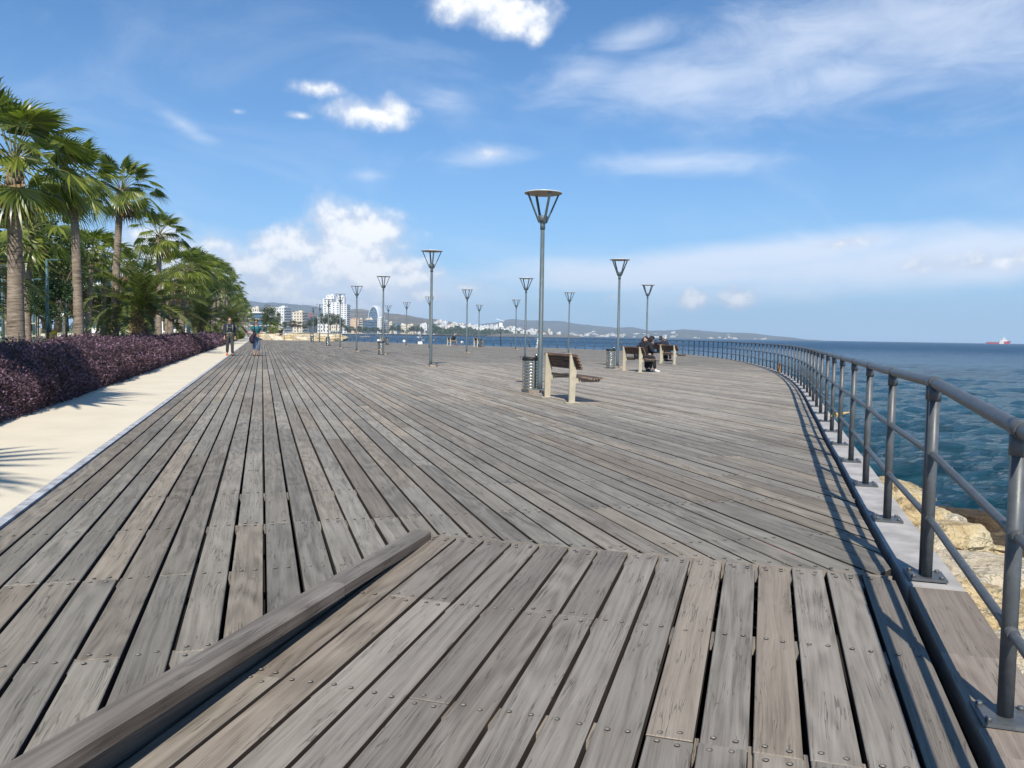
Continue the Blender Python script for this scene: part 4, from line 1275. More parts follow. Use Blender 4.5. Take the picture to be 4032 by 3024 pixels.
def person(loc, rz, H, J, label, parts, group=None, skinm=None):
    """J: joints in units of a 1.75 m figure facing -Y. parts: list of (kind, material)"""
    root = empty('person', loc, rz)
    root.scale = (H / 1.75,) * 3
    tag(root, label, 'person', group)
    V = {k: Vector(v) for k, v in J.items()}
    def mid(a, b_, t=0.5): return V[a].lerp(V[b_], t)
    def hand(s):
        w, e = V['wrist' + s], V['elbow' + s]
        d = (w - e).normalized()
        side = Vector((0, 1, 0)).cross(d)
        if side.length < 0.2: side = Vector((1, 0, 0))
        side.normalize()
        fw = d.cross(side)
        palm = w + d * 0.055
        ch = [[('wrist' + s, w, 0.024), ('palm' + s, palm, (0.034, 0.018))]]
        for k, (o_, ln) in enumerate(((-0.030, 0.060), (-0.010, 0.075), (0.011, 0.070), (0.030, 0.055))):
            b0 = palm + side * o_ + d * 0.035
            ch.append([('palm' + s, palm, 0.03), (f'f{k}{s}', b0, 0.0095), (f'g{k}{s}', b0 + d * ln * 0.55 + fw * 0.012, 0.0088), (f'h{k}{s}', b0 + d * ln * 0.85 + fw * 0.035, 0.0075)])
        sg = 1 if s == 'L' else -1
        ch.append([('palm' + s, palm, 0.03), ('t0' + s, palm - side * sg * 0.036 + fw * 0.012, 0.0105), ('t1' + s, palm - side * sg * 0.048 + fw * 0.03 + d * 0.035, 0.0088)])
        return ch
    hd = (V['head'] - V['neck']).normalized()
    fwd = V.get('look', V['head'] + Vector((0, -1, 0))) - V['head']
    fwd = (fwd - hd * fwd.dot(hd)).normalized()
    hs = V['head']
    rt = fwd.cross(hd)
    body = [[('pelvis', V['pelvis'], 0.12), ('waist', V['waist'], 0.11), ('chest', V['chest'], 0.13), ('neckb', V['neckb'], 0.062), ('neck', V['neck'], 0.052), ('jaw', hs - hd * 0.055 + fwd * 0.012, (0.070, 0.078)),
             ('skull', hs + hd * 0.02, (0.080, 0.094)), ('crownp', hs + hd * 0.085 - fwd * 0.01, (0.060, 0.070))],
            [('jaw', 0, 0), ('chin', hs - hd * 0.085 + fwd * 0.060, 0.030)], [('skull', 0, 0), ('nose', hs - hd * 0.012 + fwd * 0.108, 0.014)],
            [('skull', 0, 0), ('earl', hs + rt * 0.090 - hd * 0.01, 0.018)], [('skull', 0, 0), ('earr', hs - rt * 0.090 - hd * 0.01, 0.018)]]
    for s in 'LR':
        body.append([('chest', V['chest'], 0.13), ('sh' + s, V['sh' + s], 0.056), ('elbow' + s, V['elbow' + s], 0.040), ('fore' + s, mid('elbow' + s, 'wrist' + s, 0.35), 0.039), ('wrist' + s, V['wrist' + s], 0.025)])
        body += hand(s)
        body.append([('pelvis', V['pelvis'], 0.12), ('hip' + s, V['hip' + s], 0.082), ('knee' + s, V['knee' + s], 0.052), ('calf' + s, mid('knee' + s, 'ankle' + s, 0.3), 0.054), ('ankle' + s, V['ankle' + s], 0.036), ('toe' + s, V['toe' + s], (0.036, 0.024))])
    skin('body', body, skinm or M_skin, root)
    for kind, mt in parts:
        ch = []
        if kind in ('shirt', 'tshirt', 'jacket'):
            g = 0.020 if kind != 'jacket' else 0.042
            ch.append([('pelvis', V['pelvis'].lerp(V['waist'], 0.15), 0.125 + g), ('waist', V['waist'], 0.118 + g), ('chest', V['chest'], 0.140 + g), ('neckb', V['neckb'] - Vector((0, 0, .02)), 0.066 + g)])
            for s in 'LR':
                arm = [('chest', 0, 0), ('sh' + s, V['sh' + s], 0.062 + g), ('elbow' + s, V['elbow' + s] if kind != 'tshirt' else mid('sh' + s, 'elbow' + s, 0.62), (0.046 if kind != 'tshirt' else 0.054) + g)]
                if kind != 'tshirt': arm.append(('wrist' + s, mid('elbow' + s, 'wrist' + s, 0.93), 0.032 + g))
                ch.append(arm)
        elif kind in ('trousers', 'capris'):
            g = 0.022
            ch.append([('pelvis', V['pelvis'], 0.128 + g * .7), ('waist', V['waist'].lerp(V['pelvis'], 0.45), 0.118 + g * .6)])
            for s in 'LR':
                end = 0.97 if kind == 'trousers' else 0.58
                ch.append([('pelvis', 0, 0), ('hip' + s, V['hip' + s], 0.086 + g), ('knee' + s, V['knee' + s], 0.057 + g), ('cuff' + s, mid('knee' + s, 'ankle' + s, end), 0.046 + g)])
        elif kind == 'shoes':
            for s in 'LR':
                a = V['ankle' + s]
                skin('shoe', [[('a', a + Vector((0, 0, 0.01)), 0.060), ('b', Vector((a.x, a.y, V['toe' + s].z)).lerp(V['toe' + s], 0.35), (0.066, 0.052)), ('c', V['toe' + s] + (V['toe' + s] - a).normalized() * 0.06, (0.062, 0.045))]], mt if not isinstance(mt, tuple) else mt['LR'.index(s)], root)
            continue
        elif kind == 'hair':
            ch = [[('a', hs + hd * 0.035 - fwd * 0.05, (0.086, 0.086)), ('b', hs + hd * 0.085 - fwd * 0.02, (0.082, 0.090)), ('c', hs + hd * 0.11 + fwd * 0.035, (0.06, 0.045))], [('a', 0, 0), ('d', hs - hd * 0.06 - fwd * 0.065, 0.055)]]
        elif kind == 'beard':
            ch = [[('a', hs - hd * 0.075 + fwd * 0.055, (0.055, 0.045)), ('b', hs - hd * 0.11 + fwd * 0.055, 0.028)]]
        elif kind == 'bun':
            ch = [[('a', hs + hd * 0.12 - fwd * 0.05, 0.04), ('b', hs + hd * 0.16 - fwd * 0.06, 0.03)]]
        elif kind == 'hood':
            ch = [[('n', V['neckb'], 0.10), ('a', hs - hd * 0.03 - fwd * 0.04, 0.118), ('b', hs + hd * 0.07 - fwd * 0.03, 0.115), ('c', hs + hd * 0.10 + fwd * 0.06, 0.085)]]
        elif kind == 'sunglasses':
            m = MB()
            for s_ in (-1, 1):
                c = hs + fwd * 0.098 + rt * 0.036 * s_ + hd * 0.012
                m.box(c, (0.055, 0.014, 0.036), Matrix((rt, fwd, hd)).transposed())
                m.box(hs + fwd * 0.045 + rt * 0.088 * s_ + hd * 0.02, (0.008, 0.11, 0.012), Matrix((rt, fwd, hd)).transposed())
            m.build('sunglasses', mt, root); continue
        elif kind == 'eyes':
            m = MB()
            for s_ in (-1, 1): m.lathe([(0.004, -.006), (0.011, 0), (0.004, .006)], 8, tuple(hs + fwd * 0.091 + rt * 0.034 * s_ + hd * 0.012))
            m.build('eyes', mt, root); continue
        elif kind == 'straps':
            m = MB()
            for s_ in (-1, 1):
                x = V['chest'].x
                a = V['neckb'] + Vector((s_ * 0.10, 0.02, 0.0)); 
                m.tube([a + Vector((0, 0.10, -0.05)), a + Vector((0, 0.0, 0.03)), Vector((x + s_ * 0.115, V['chest'].y - 0.175, V['chest'].z + 0.03)), Vector((x + s_ * 0.12, V['waist'].y - 0.165, V['waist'].z + 0.05)), Vector((x + s_ * 0.17, V['waist'].y, V['waist'].z))], 0.026, 8)
            m.tube([Vector((V['chest'].x - 0.11, V['chest'].y - 0.185, V['chest'].z - 0.02)), Vector((V['chest'].x + 0.11, V['chest'].y - 0.185, V['chest'].z - 0.02))], 0.014, 6)
            m.build('backpack_straps', mt, root); continue
        elif kind == 'hipbelt':
            m = MB()
            c = V['waist'].lerp(V['pelvis'], 0.45)
            m.tube([c + Vector((0.165 * math.sin(a), -0.155 * math.cos(a), 0.01 * math.cos(3 * a))) for a in np.linspace(-2.6, 2.6, 14)], 0.032, 8)
            m.tube([c + Vector((0.02, -0.165, 0)), c + Vector((0.06, -0.18, -0.12)), c + Vector((0.05, -0.17, -0.2))], 0.012, 6)
            m.build('hip_belt', mt, root); continue
        elif kind == 'backpack':
            ch = [[('a', V['pelvis'] + Vector((0, 0.21, 0.08)), (0.15, 0.11)), ('b', V['chest'] + Vector((0, 0.24, -0.03)), (0.165, 0.12)), ('c', V['neckb'] + Vector((0, 0.19, 0.0)), (0.12, 0.09))]]
        elif kind == 'cap_brow':
            ch = [[('a', hs + hd * 0.06, 0.10), ('b', hs + hd * 0.05 + fwd * 0.12, (0.07, 0.02))]]
        if ch: skin(kind if kind not in ('tshirt',) else 'shirt', ch, mt, root)
    return root

def stand(stride=0.0, lean=0.0, arms=None, look=None):
    s = stride
    J = dict(pelvis=(0, 0, .95), waist=(0, -lean * .3, 1.10), chest=(0, -lean * .6, 1.30), neckb=(0, .01 - lean, 1.46), neck=(0, -.005 - lean, 1.52), head=(0, -.02 - lean * 1.1, 1.635),
             shL=(.175, 0 - lean * .9, 1.405), shR=(-.175, 0 - lean * .9, 1.405), elbowL=(.225, .06 + s * .3, 1.12), elbowR=(-.225, .06 - s * .3, 1.12), wristL=(.235, -.03 + s * .55, .87), wristR=(-.235, -.03 - s * .55, .87),
             hipL=(.09, 0, .90), hipR=(-.09, 0, .90), kneeL=(.10, -.03 - s * .55, .50), kneeR=(-.10, -.03 + s * .40, .50), ankleL=(.105, .02 - s, .085), ankleR=(-.105, .03 + s * .9, .095 + abs(s) * .15),
             toeL=(.12, -.13 - s, .035), toeR=(-.12, -.12 + s * .9, .035 + abs(s) * .02))
    if arms: J.update(arms)
    if look: J['look'] = look
    return J
def sit(lean=0.0, arms=None, look=None, dx=0.0):
    J = dict(pelvis=(0, 0, .56), waist=(0, -.01 - lean * .25, .72), chest=(0, -.01 - lean * .6, .92), neckb=(0, 0 - lean, 1.08), neck=(0, -.02 - lean * 1.1, 1.14), head=(0, -.035 - lean * 1.3, 1.25 - lean * .2),
             shL=(.175, -lean * .9, 1.03), shR=(-.175, -lean * .9, 1.03), elbowL=(.235, -.06 - lean, .76), elbowR=(-.235, -.06 - lean, .76), wristL=(.12, -.26 - lean * .6, .70), wristR=(-.12, -.26 - lean * .6, .70),
             hipL=(.10, -.04, .55), hipR=(-.10, -.04, .55), kneeL=(.13, -.44, .54), kneeR=(-.13, -.44, .54), ankleL=(.14, -.44, .09), ankleR=(-.14, -.47, .09), toeL=(.15, -.60, .035), toeR=(-.15, -.63, .035))
    if arms: J.update(arms)
    if look: J['look'] = look
    return J
FACE_D = math.atan2(-D.x, D.y)               # walking back along the boards, towards us
q = at(905, 1401, 38.2); q.z = 0
person(q, FACE_D + 0.1, 1.76, stand(0.14), 'bearded man in dark clothes with backpack straps and orange shoe, walking on the path edge',
       [('jacket', M_navy), ('trousers', M_char), ('shoes', (M_shoe, M_orange)), ('hair', M_hair), ('beard', M_hair), ('eyes', M_black), ('straps', M_sage), ('hipbelt', M_sage), ('backpack', M_char)])
q = at(1009, 1401, 38.2); q.z = 0
wroot = person(q, FACE_D + 0.15, 1.66, stand(-0.10, 0, dict(elbowL=(.26, .03, 1.13), elbowR=(-.27, .02, 1.13), wristL=(.05, -.23, 1.06), wristR=(-.15, -.24, 1.02)), look=(-0.35, -1.0, 1.6)),
       'woman in teal shirt and rolled up jeans wearing sunglasses, walking beside the man', [('tshirt', M_tealc), ('capris', M_denim), ('shoes', M_shoe), ('hair', M_hair), ('bun', M_hair), ('sunglasses', M_black), ('straps', M_blk), ('backpack', M_blk)])
bag = skin('jacket', [[('a', (0, 0, 0), (0.16, 0.12)), ('b', (-0.03, -0.02, -0.22), (0.20, 0.13)), ('c', (0.03, 0, -0.45), (0.13, 0.10))], [('a', 0, 0), ('d', (0.20, 0.0, 0.03), 0.07)]], M_plum, None)
bag.name = 'folded_jacket'
c_, s_ = math.cos(FACE_D + .15), math.sin(FACE_D + .15)
lx, ly = -0.22, -0.25
bag.location = (q.x + lx * c_ - ly * s_, q.y + lx * s_ + ly * c_, 1.00)
tag(bag, 'plum coloured jacket carried over the arm of the woman in teal', 'jacket')
q = at(973, 1336, 118); q.z = 0
person(q, FACE_D + 2.9, 1.15, stand(0.08), 'small child in a pink top far down the cream path', [('shirt', M_pink), ('trousers', M_lblue), ('shoes', M_shoe), ('hair', M_hair)])
q = at(1106, 1330, 124); q.z = 0.0
person(q, FACE_D, 1.6, stand(0.05), 'far person in black standing by the rocks behind the far railing', [('jacket', M_blk), ('trousers', M_blk), ('shoes', M_shoe), ('hair', M_hair)])
q = at(2117, 1368, 80); q.z = 0
person(q, FACE_D - 1.3, 1.62, stand(0.16), 'walker in light blue top and white trousers, half hidden by the tallest lamp post', [('shirt', M_lblue), ('trousers', M_wcloth), ('shoes', M_wcloth), ('hair', M_hair)])
def on_bench(i, along_, fwd_=0.26):
    c = bench_pos[i]
    v = Vector((math.cos(BRZ), math.sin(BRZ), 0)) * along_ + Vector((math.sin(BRZ), -math.cos(BRZ), 0)) * fwd_
    return (c.x + v.x, c.y + v.y, 0)
person(on_bench(4, -0.55, 0.30), BRZ - 0.5, 1.60, sit(0.16), 'white haired old man in black jacket and khaki trousers sitting on a far bench', [('jacket', M_blk), ('trousers', M_khaki), ('shoes', M_dred), ('hair', M_ghair)])
person(on_bench(1, -0.30, 0.27), BRZ, 1.58, sit(0.26, dict(elbowR=(-.25, -.28, .80), wristR=(-.05, -.40, .68))), 'person in black hooded jacket and white soled shoes on the bench end nearer the camera',
       [('jacket', M_blk), ('trousers', M_blk), ('shoes', M_wcloth), ('hood', M_blk)], 'hooded pair on the bench')
person(on_bench(1, 0.22, 0.27), BRZ - 0.3, 1.56, sit(0.26, look=(-0.6, -.6, 1.1)), 'person in dark hooded jacket leaning on a companion, on the farther end of the bench', [('jacket', M_navy), ('trousers', M_blk), ('shoes', M_shoe), ('hood', M_blk)], 'hooded pair on the bench')
person(on_bench(3, 0.12, 0.27), BRZ, 1.52, sit(0.05, dict(elbowL=(.35, .0, .90), wristL=(.45, -.2, .95)), look=(0.9, -.5, 1.2)), 'dark haired woman in dark red top sitting in the embrace on the bench', [('jacket', M_dred), ('trousers', M_blk), ('shoes', M_shoe), ('hair', M_hair)])
person(on_bench(3, -0.40, 0.27), BRZ + 0.5, 1.56, sit(0.06, dict(elbowL=(.36, .05, .98), wristL=(.62, .02, 1.0)), look=(0.7, -.7, 1.2)), 'grey haired man in navy jacket stretching an arm round the woman on the bench', [('jacket', M_navy), ('trousers', M_blk), ('shoes', M_shoe), ('hair', M_ghair)])

# ------------------------------------------------------------------ hedges
def hedge(name, p0, p1, s0, s1, h, leaf_mat, label, seed, dens_near, leaf):
    r = random.Random(seed)
    root = empty(name, P((p0 + p1) / 2, (s0 + s1) / 2))
    tag(root, label, 'hedge')
    inv = -root.location
    W = p1 - p0
    def hh(s, f):
        lump = 0.26 * abs(math.sin(s * 1.05 + 0.7 * math.sin(s * .37))) ** .7 - 0.18
        return h * (1 + lump + 0.16 * mnoise.noise(Vector((s * 0.55, f * 1.5, seed))) + 0.13 * mnoise.noise(Vector((s * 1.7, f * 3, seed + 4))))
    def surf(s, a):      # a 0..1 from the foot at the path over the top to the back
        bulge = 0.24 * mnoise.noise(Vector((s * 0.65, 3.3, seed))) + 0.14 * mnoise.noise(Vector((s * 2.1, a * 4, seed + 9)))
        if a < 0.38:
            t = a / 0.38
            f = bulge * min(1, t * 2.5) + 0.10 * math.sin(t * math.pi) ; z = hh(s, 0) * (t ** 0.85) * 0.93
            return p1 + f - 0.30 * t * t, z
        t = (a - 0.38) / 0.62
        return p1 - 0.30 + bulge * (1 - t) - t * (W - 0.33), hh(s, t) * (0.93 + 0.07 * math.sin(math.pi * min(1, t * 1.6)) - 0.25 * max(0, t - .75))
    core = MB()
    n = int((s1 - s0) / 0.5); na = 12
    rows = []
    for i in range(n + 1):
        s = s0 + (s1 - s0) * i / n
        rows.append(core.add([P(p - 0.07 if k < 9 else p, s, max(0, z - 0.07)) + inv for k, (p, z) in enumerate(surf(s, a / (na - 1)) for a in range(na))]))
    for a, b_ in zip(rows, rows[1:]):
        for k in range(na - 1): core.face((a + k, b_ + k, b_ + k + 1, a + k + 1), 0, True)
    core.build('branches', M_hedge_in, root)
    m = MB()
    s = s0
    while s < s1:
        seg = 1.0
        d = max(6.0, P(p1, s).length)
        k = max(1.0, d / 9.0)
        cnt = int(dens_near * (W + h) / k ** 1.55)
        for _ in range(cnt):
            ss = s + r.random() * seg
            a = r.random() ** 1.15 * 0.97 if r.random() < .65 else r.random() * .38
            p, z = surf(ss, a)
            q = P(p + r.uniform(-.06, .05), ss, max(0.015, z + r.uniform(-.08, .02) + (abs(r.gauss(0, .05)) if a > .3 else 0))) + inv
            L = leaf * k ** 0.62 * r.uniform(0.6, 1.35)
            d1 = Vector((r.gauss(0, 1), r.gauss(0, 1), r.gauss(0.35, 0.6))).normalized()
            d2 = d1.cross(Vector((r.gauss(0, 1), r.gauss(0, 1), r.gauss(0, 1)))).normalized()
            b0 = m.add([q, q + d1 * L * .5 + d2 * L * .27, q + d1 * L, q + d1 * L * .5 - d2 * L * .27])
            m.face((b0, b0 + 1, b0 + 2, b0 + 3))
        for _ in range(int(26 / k ** 1.2)):          # stray shoots above the clipped top
            ss = s + r.random() * seg; a = r.uniform(.36, .8)
            p, z = surf(ss, a); hgt = r.uniform(.05, .17); tilt = Vector((r.gauss(0, .25), r.gauss(0, .25), 1))
            for q_ in range(7):
                q = P(p, ss, z - .04) + inv + tilt * hgt * (q_ / 6)
                L = leaf * k ** .62 * r.uniform(.6, 1.1)
                d1 = Vector((r.gauss(0, 1), r.gauss(0, 1), r.gauss(.5, .4))).normalized(); d2 = d1.cross(Vector((r.gauss(0, 1), r.gauss(0, 1), .3))).normalized()
                b0 = m.add([q, q + d1 * L * .5 + d2 * L * .27, q + d1 * L, q + d1 * L * .5 - d2 * L * .27]); m.face((b0, b0 + 1, b0 + 2, b0 + 3))
        s += seg
    m.build('leaves', leaf_mat, root)
    return root
HP1, HP0 = PL_OUT - 0.05, PL_OUT - 2.1
hedge('purple_hedge', HP0, HP1, 3.0, 84.0, 0.81, M_hedge, 'long clipped hedge of purple leaves beside the cream path', 21, 2100, 0.034)
hedge('green_hedge', HP0, HP1 - 0.1, 85.0, 150.0, 0.95, M_hedge_g, 'yellow green hedge continuing the purple one far along the path', 22, 500, 0.07)
for i, (p_, s_, L_, h_) in enumerate([(-7.6, 25.5, 5.0, 0.35), (-8.4, 38.0, 7.0, 0.40)]):
    hedge('low_shrub', p_ - 0.8, p_ + 0.6, s_, s_ + L_, h_, M_hedge_g if i else M_tree, ['low clipped green shrub bed behind the purple hedge, left of the second palm', 'low yellow green shrub bed behind the gap in the purple hedge'][i], 30 + i, 260, 0.07)

# ------------------------------------------------------------------ palms
WIND = Vector((0.85, 0.35, 0))
def fan_leaf(m, base, f, up, size, r, mi, nseg=22, droop=0.5, wind=0.35):
    f = f.normalized(); s = f.cross(up)
    if s.length < 1e-3: s = Vector((1, 0, 0))
    s.normalize(); n = s.cross(f).normalized()
    span = R(r.uniform(95, 112))
    roll = r.gauss(0, 0.25)
    s, n = s * math.cos(roll) + n * math.sin(roll), n * math.cos(roll) - s * math.sin(roll)
    def pt(a, t, pleat):
        rad = size * t
        q = base + f * (rad * math.cos(a)) + s * (rad * math.sin(a)) + n * (pleat * rad * 0.05 - 0.10 * size * abs(math.sin(a)) * t)
        q = q - Vector((0, 0, 1)) * (droop * size * max(0, t - .45) ** 2 * 1.35) + WIND * (wind * .8 * size * max(0, t - .4) ** 2)
        return q
    da = 2 * span / nseg
    prev = None
    pts = []
    for k in range(nseg + 1):
        a = -span + da * k
        pts.append((pt(a, 0.02, 0), pt(a, 0.30, 1 if k % 2 else -1), pt(a, 0.50, 1 if k % 2 else -1)))
    for k in range(nseg):
        a = -span + da * (k + .5)
        L = (1.0 - 0.25 * abs(a / span) ** 2) * r.uniform(0.86, 1.10)
        tip = pt(a, L, 0)
        am, at_ = pts[k], pts[k + 1]
        w0, w1 = pt(a - da * .17, 0.78 * L, 0), pt(a + da * .17, 0.78 * L, 0)
        b0 = m.add([am[0], am[1], at_[1], am[2], at_[2], w0, w1, tip])
        m.face((b0, b0 + 1, b0 + 2), mi, True); m.face((b0 + 1, b0 + 3, b0 + 4, b0 + 2), mi, True)
        m.face((b0 + 3, b0 + 5, b0 + 6, b0 + 4), mi, True); m.face((b0 + 5, b0 + 7, b0 + 6), mi, True)

def fan_crown(seed, nleaf=40, size=1.0, pet=1.15, nseg=22, dead=9):
    r = random.Random(seed)
    m = MB()
    for i in range(nleaf):
        t = (i + r.random()) / nleaf
        el = R(80 - 108 * t + r.uniform(-9, 9))
        az = i * 2.399963 + r.uniform(-.3, .3)
        d = Vector((math.cos(az) * math.cos(el), math.sin(az) * math.cos(el), math.sin(el)))
        d = (d + WIND * 0.14).normalized()
        Lp = pet * r.uniform(0.8, 1.15) * (0.75 + 0.4 * min(1, t * 2))
        p0 = Vector((0, 0, -0.25 * t)) + Vector((d.x, d.y, 0)) * 0.10
        pm = p0 + d * Lp * 0.55
        d2 = (d + Vector((0, 0, -0.10 - 0.42 * t)) + WIND * 0.13).normalized()
        p1 = pm + d2 * Lp * 0.62
        m.tube([p0, pm, p1], [0.030, 0.017, 0.010], 5, 1, False)
        d3 = (d2 + Vector((0, 0, -0.14 - 0.62 * t)) + WIND * 0.12).normalized()
        up = Vector((0, 0, 1)) if abs(d3.z) < 0.95 else Vector((d.x, d.y, 0.2))
        fan_leaf(m, p1, d3, up, size * r.uniform(0.82, 1.12), r, 0, nseg, 0.35 + 0.5 * t)
    for i in range(dead):          # dry skirt
        az = r.uniform(0, 6.28)
        d = Vector((math.cos(az) * .42, math.sin(az) * .42, -1)).normalized()
        p0 = Vector((math.cos(az), math.sin(az), 0)) * 0.14 + Vector((0, 0, -0.35 - r.random() * .3))
        p1 = p0 + d * r.uniform(.35, .7)
        m.tube([p0, p1], [0.02, 0.01], 5, 2, False)
        fan_leaf(m, p1, (d + Vector((0, 0, -.6))).normalized(), Vector((d.x, d.y, .3)), size * r.uniform(.5, .8), r, 2, 12, 0.3, 0.1)
    return m.mesh('crown', [M_fan, M_petiole, M_fan_dead])

def palm_trunk(h, r0, r1, lean, seed, mat=M_trunk):
    r = random.Random(seed)
    m = MB()
    pts, rad = [], []
    n = 26
    for i in range(n + 1):
        t = i / n
        pts.append((lean[0] * t * t, lean[1] * t * t, h * t))
        flare = 0.35 * math.exp(-t * 14)
        rad.append((r0 + (r1 - r0) * t) * (1 + flare + 0.035 * r.uniform(-1, 1)))
    m.tube(pts, rad, 16, 0)
    # boots under the crown
    for i in range(26):
        az = i * 2.4; z = h - 0.75 + 0.028 * i
        d = Vector((math.cos(az), math.sin(az), 0))
        c = Vector((lean[0] * (z / h) ** 2, lean[1] * (z / h) ** 2, z))
        m.tube([c + d * r1 * .8, c + d * (r1 + 0.05) + Vector((0, 0, .10)), c + d * (r1 + 0.07) + Vector((0, 0, .22))], [0.055, 0.04, 0.02], 5)
    return m.mesh('trunk', mat)

def place_palm(loc, h, label, trunk_me, crown_me, group, top, rz=0.0, sc_=1.0, name='fan_palm'):
    root = empty(name, (loc[0], loc[1], -0.02))
    tag(root, label, 'palm', group)
    a = bpy.data.objects.new('trunk', trunk_me); COL.objects.link(a); a.parent = root; a.scale = (sc_, sc_, h / top[2])
    c = bpy.data.objects.new('crown', crown_me); COL.objects.link(c); c.parent = root
    c.location = (top[0] * sc_, top[1] * sc_, h + 0.1); c.rotation_euler.z = rz; c.scale = (sc_,) * 3
    return root
def row_d(px, p_):                            # distance along the row with that offset at which a picture column meets it
    k = (px - CX) / F
    return p_ / (k * N.x + N.y)
GP = 'fan palms in the row along the hedge'
near = [(66, -6.7, 632, 'nearest tall fan palm, its thick trunk rising from the purple hedge near the left border', 1.04),
        (297, -6.7, 700, 'second tall fan palm from the left border, behind the purple hedge', 0.84),
        (470, -6.7, 745, 'third tall fan palm, slender pale trunk standing in the gap of the purple hedge', 0.94),
        (628, -6.7, 925, 'fan palm rising directly behind the big stout date palm, with a hanging dry leaf', 0.95),
        (690, -6.4, 1065, 'leaning fan palm just right of the stout date palm', 1.05),
        (727, -6.2, 1055, 'fan palm left of the yellow seeded date palm, in the middle of the row', 1.15)]
for i, (x, p_, yc, lab, s_) in enumerate(near):
    d = row_d(x, p_)
    loc = at(x, 1300, d)
    top = at(x, yc, d).z
    lean = [(0.05, 0), (-0.25, 0.1), (0.45, 0), (0.1, 0), (0.8, 0), (0.5, 0)][i]
    tr = palm_trunk(top, [0.225, 0.215, 0.20, 0.215, 0.21, 0.21][i], 0.16, lean, 60 + i)
    base = (loc.x - lean[0] * .5, loc.y, 0)
    place_palm(base, top, lab, tr, fan_crown(70 + i, (34, 29, 28, 25, 25, 25)[i], 1.05, 1.12, 26 if i < 3 else 20), GP, (lean[0], lean[1], top), 0, s_)
far_tr = [palm_trunk(7.0, 0.20, 0.15, l, 80 + i) for i, l in enumerate([(0.2, 0), (-0.2, 0.1), (0.4, 0.1)])]
far_tops = [(0.2, 0, 7.0), (-0.2, 0.1, 7.0), (0.4, 0.1, 7.0)]
far_cr = [fan_crown(90 + i, 24, 1.05, 1.2, 13, 6) for i in range(3)]
far = [(775, 1085), (800, 1062), (822, 1095), (843, 1080), (862, 1075), (878, 1110), (892, 1125), (906, 1150), (920, 1160), (934, 1180), (946, 1195), (957, 1210), (966, 1215), (976, 1235), (985, 1250)]
for i, (x, yc) in enumerate(far):
    p_ = -5.9 + 0.3 * ((i * 7) % 3 - 1)
    d = row_d(x, p_)
    loc = at(x, 1300, d); top = at(x, yc, d).z
    place_palm((loc.x, loc.y), max(5.0, min(top, 10.5)), 'far fan palm in the dense row of crowns running down to the walkers', far_tr[i % 3], far_cr[i % 3], 'far fan palms merging into one row', far_tops[i % 3], rr.uniform(-.4, .4), 1.12)
second = [(105, 36, 900, 'thin trunked fan palm half hidden behind the nearest one'), (322, 58, 1010, 'thin fan palm showing its stem just right of the second tall palm'), (348, 55, 990, 'slim fan palm between the second and third tall palms, the left of two'),
          (408, 60, 1015, 'slim fan palm between the second and third tall palms, the right of two'), (500, 74, 1060, 'slim fan palm behind the third tall palm trunk'), (655, 88, 1110, 'slim fan palm seen between the trunks right of the stout date palm'),
          (20, 48, 960, 'fan palm behind the drooping date palm fronds at the left border'), (190, 52, 985, 'fan palm crown between the two nearest tall palms'), (560, 80, 1090, 'fan palm hidden behind the stout date palm crown'), (250, 66, 1050, 'small far fan palm just left of the second tall palm trunk')]
for i, (x, d, yc, lab) in enumerate(second):
    loc = at(x, 1300, d); top = at(x, yc, d).z
    place_palm((loc.x, loc.y), top, lab, far_tr[i % 3], far_cr[(i + 1) % 3], 'slim fan palms of the second row', far_tops[i % 3], rr.uniform(-.4, .4), 0.92)
for i, (x, y) in enumerate([(-9.3, 6.3), (-12.7, 15.6), (-7.0, -1.5)]):
    place_palm((x, y), 6.2, 'fan palm outside the left border whose crown shades the cream path', far_tr[i], far_cr[i], 'palms left of the picture that shade the path', far_tops[i], 0.3 * i, 1.3 if i != 1 else 1.0)

def date_crown(seed, nf=52, L=3.4, nl=46):
    r = random.Random(seed)
    m = MB()
    for i in range(nf):
        t = (i + r.random()) / nf
        el0 = R(86 - 92 * t + r.uniform(-6, 6))
        az = i * 2.399963 + r.uniform(-.25, .25)
        h = Vector((math.cos(az), math.sin(az), 0))
        Lf = L * r.uniform(.82, 1.08)
        pts = []
        p = Vector((0, 0, 0)) + h * .12
        el = el0
        n = 12
        for k in range(n + 1):
            pts.append(p.copy())
            d = h * math.cos(el) + Vector((0, 0, 1)) * math.sin(el) + WIND * (0.10 + 0.22 * k / n)
            p = p + d.normalized() * (Lf / n)
            el -= R(3.2 + 5.2 * k / n + 2.0 * t)
        m.tube(pts, [0.035 - 0.028 * k / n for k in range(n + 1)], 5, 1, False)
        for k in range(nl):
            u = 0.10 + 0.88 * k / nl
            fi = u * n; i0 = min(int(fi), n - 1)
            q = pts[i0].lerp(pts[i0 + 1], fi - i0)
            d = (pts[i0 + 1] - pts[i0]).normalized()
            s = d.cross(Vector((0, 0, 1)))
            if s.length < .05: s = h.cross(Vector((0, 0, 1)))
            s.normalize(); nn = s.cross(d)
            ll = 0.50 * math.sin(min(1, u * 1.15 + .18) * math.pi * .86) * r.uniform(.85, 1.1) + 0.08
            for sg in (-1, 1):
                dd = (d * .62 + s * sg * .75 + nn * r.uniform(.05, .40)).normalized()
                tip = q + dd * ll - Vector((0, 0, .12 * ll)) + WIND * .06 * ll
                w = d * 0.026
                mid_ = q + dd * ll * .5
                b0 = m.add([q - w * .6, mid_ - w * 1.2, tip, mid_ + w * 1.2, q + w * .6])
                m.face((b0, b0 + 1, b0 + 2, b0 + 3, b0 + 4), 0, True)
    return m.mesh('crown', [M_date, M_petiole])
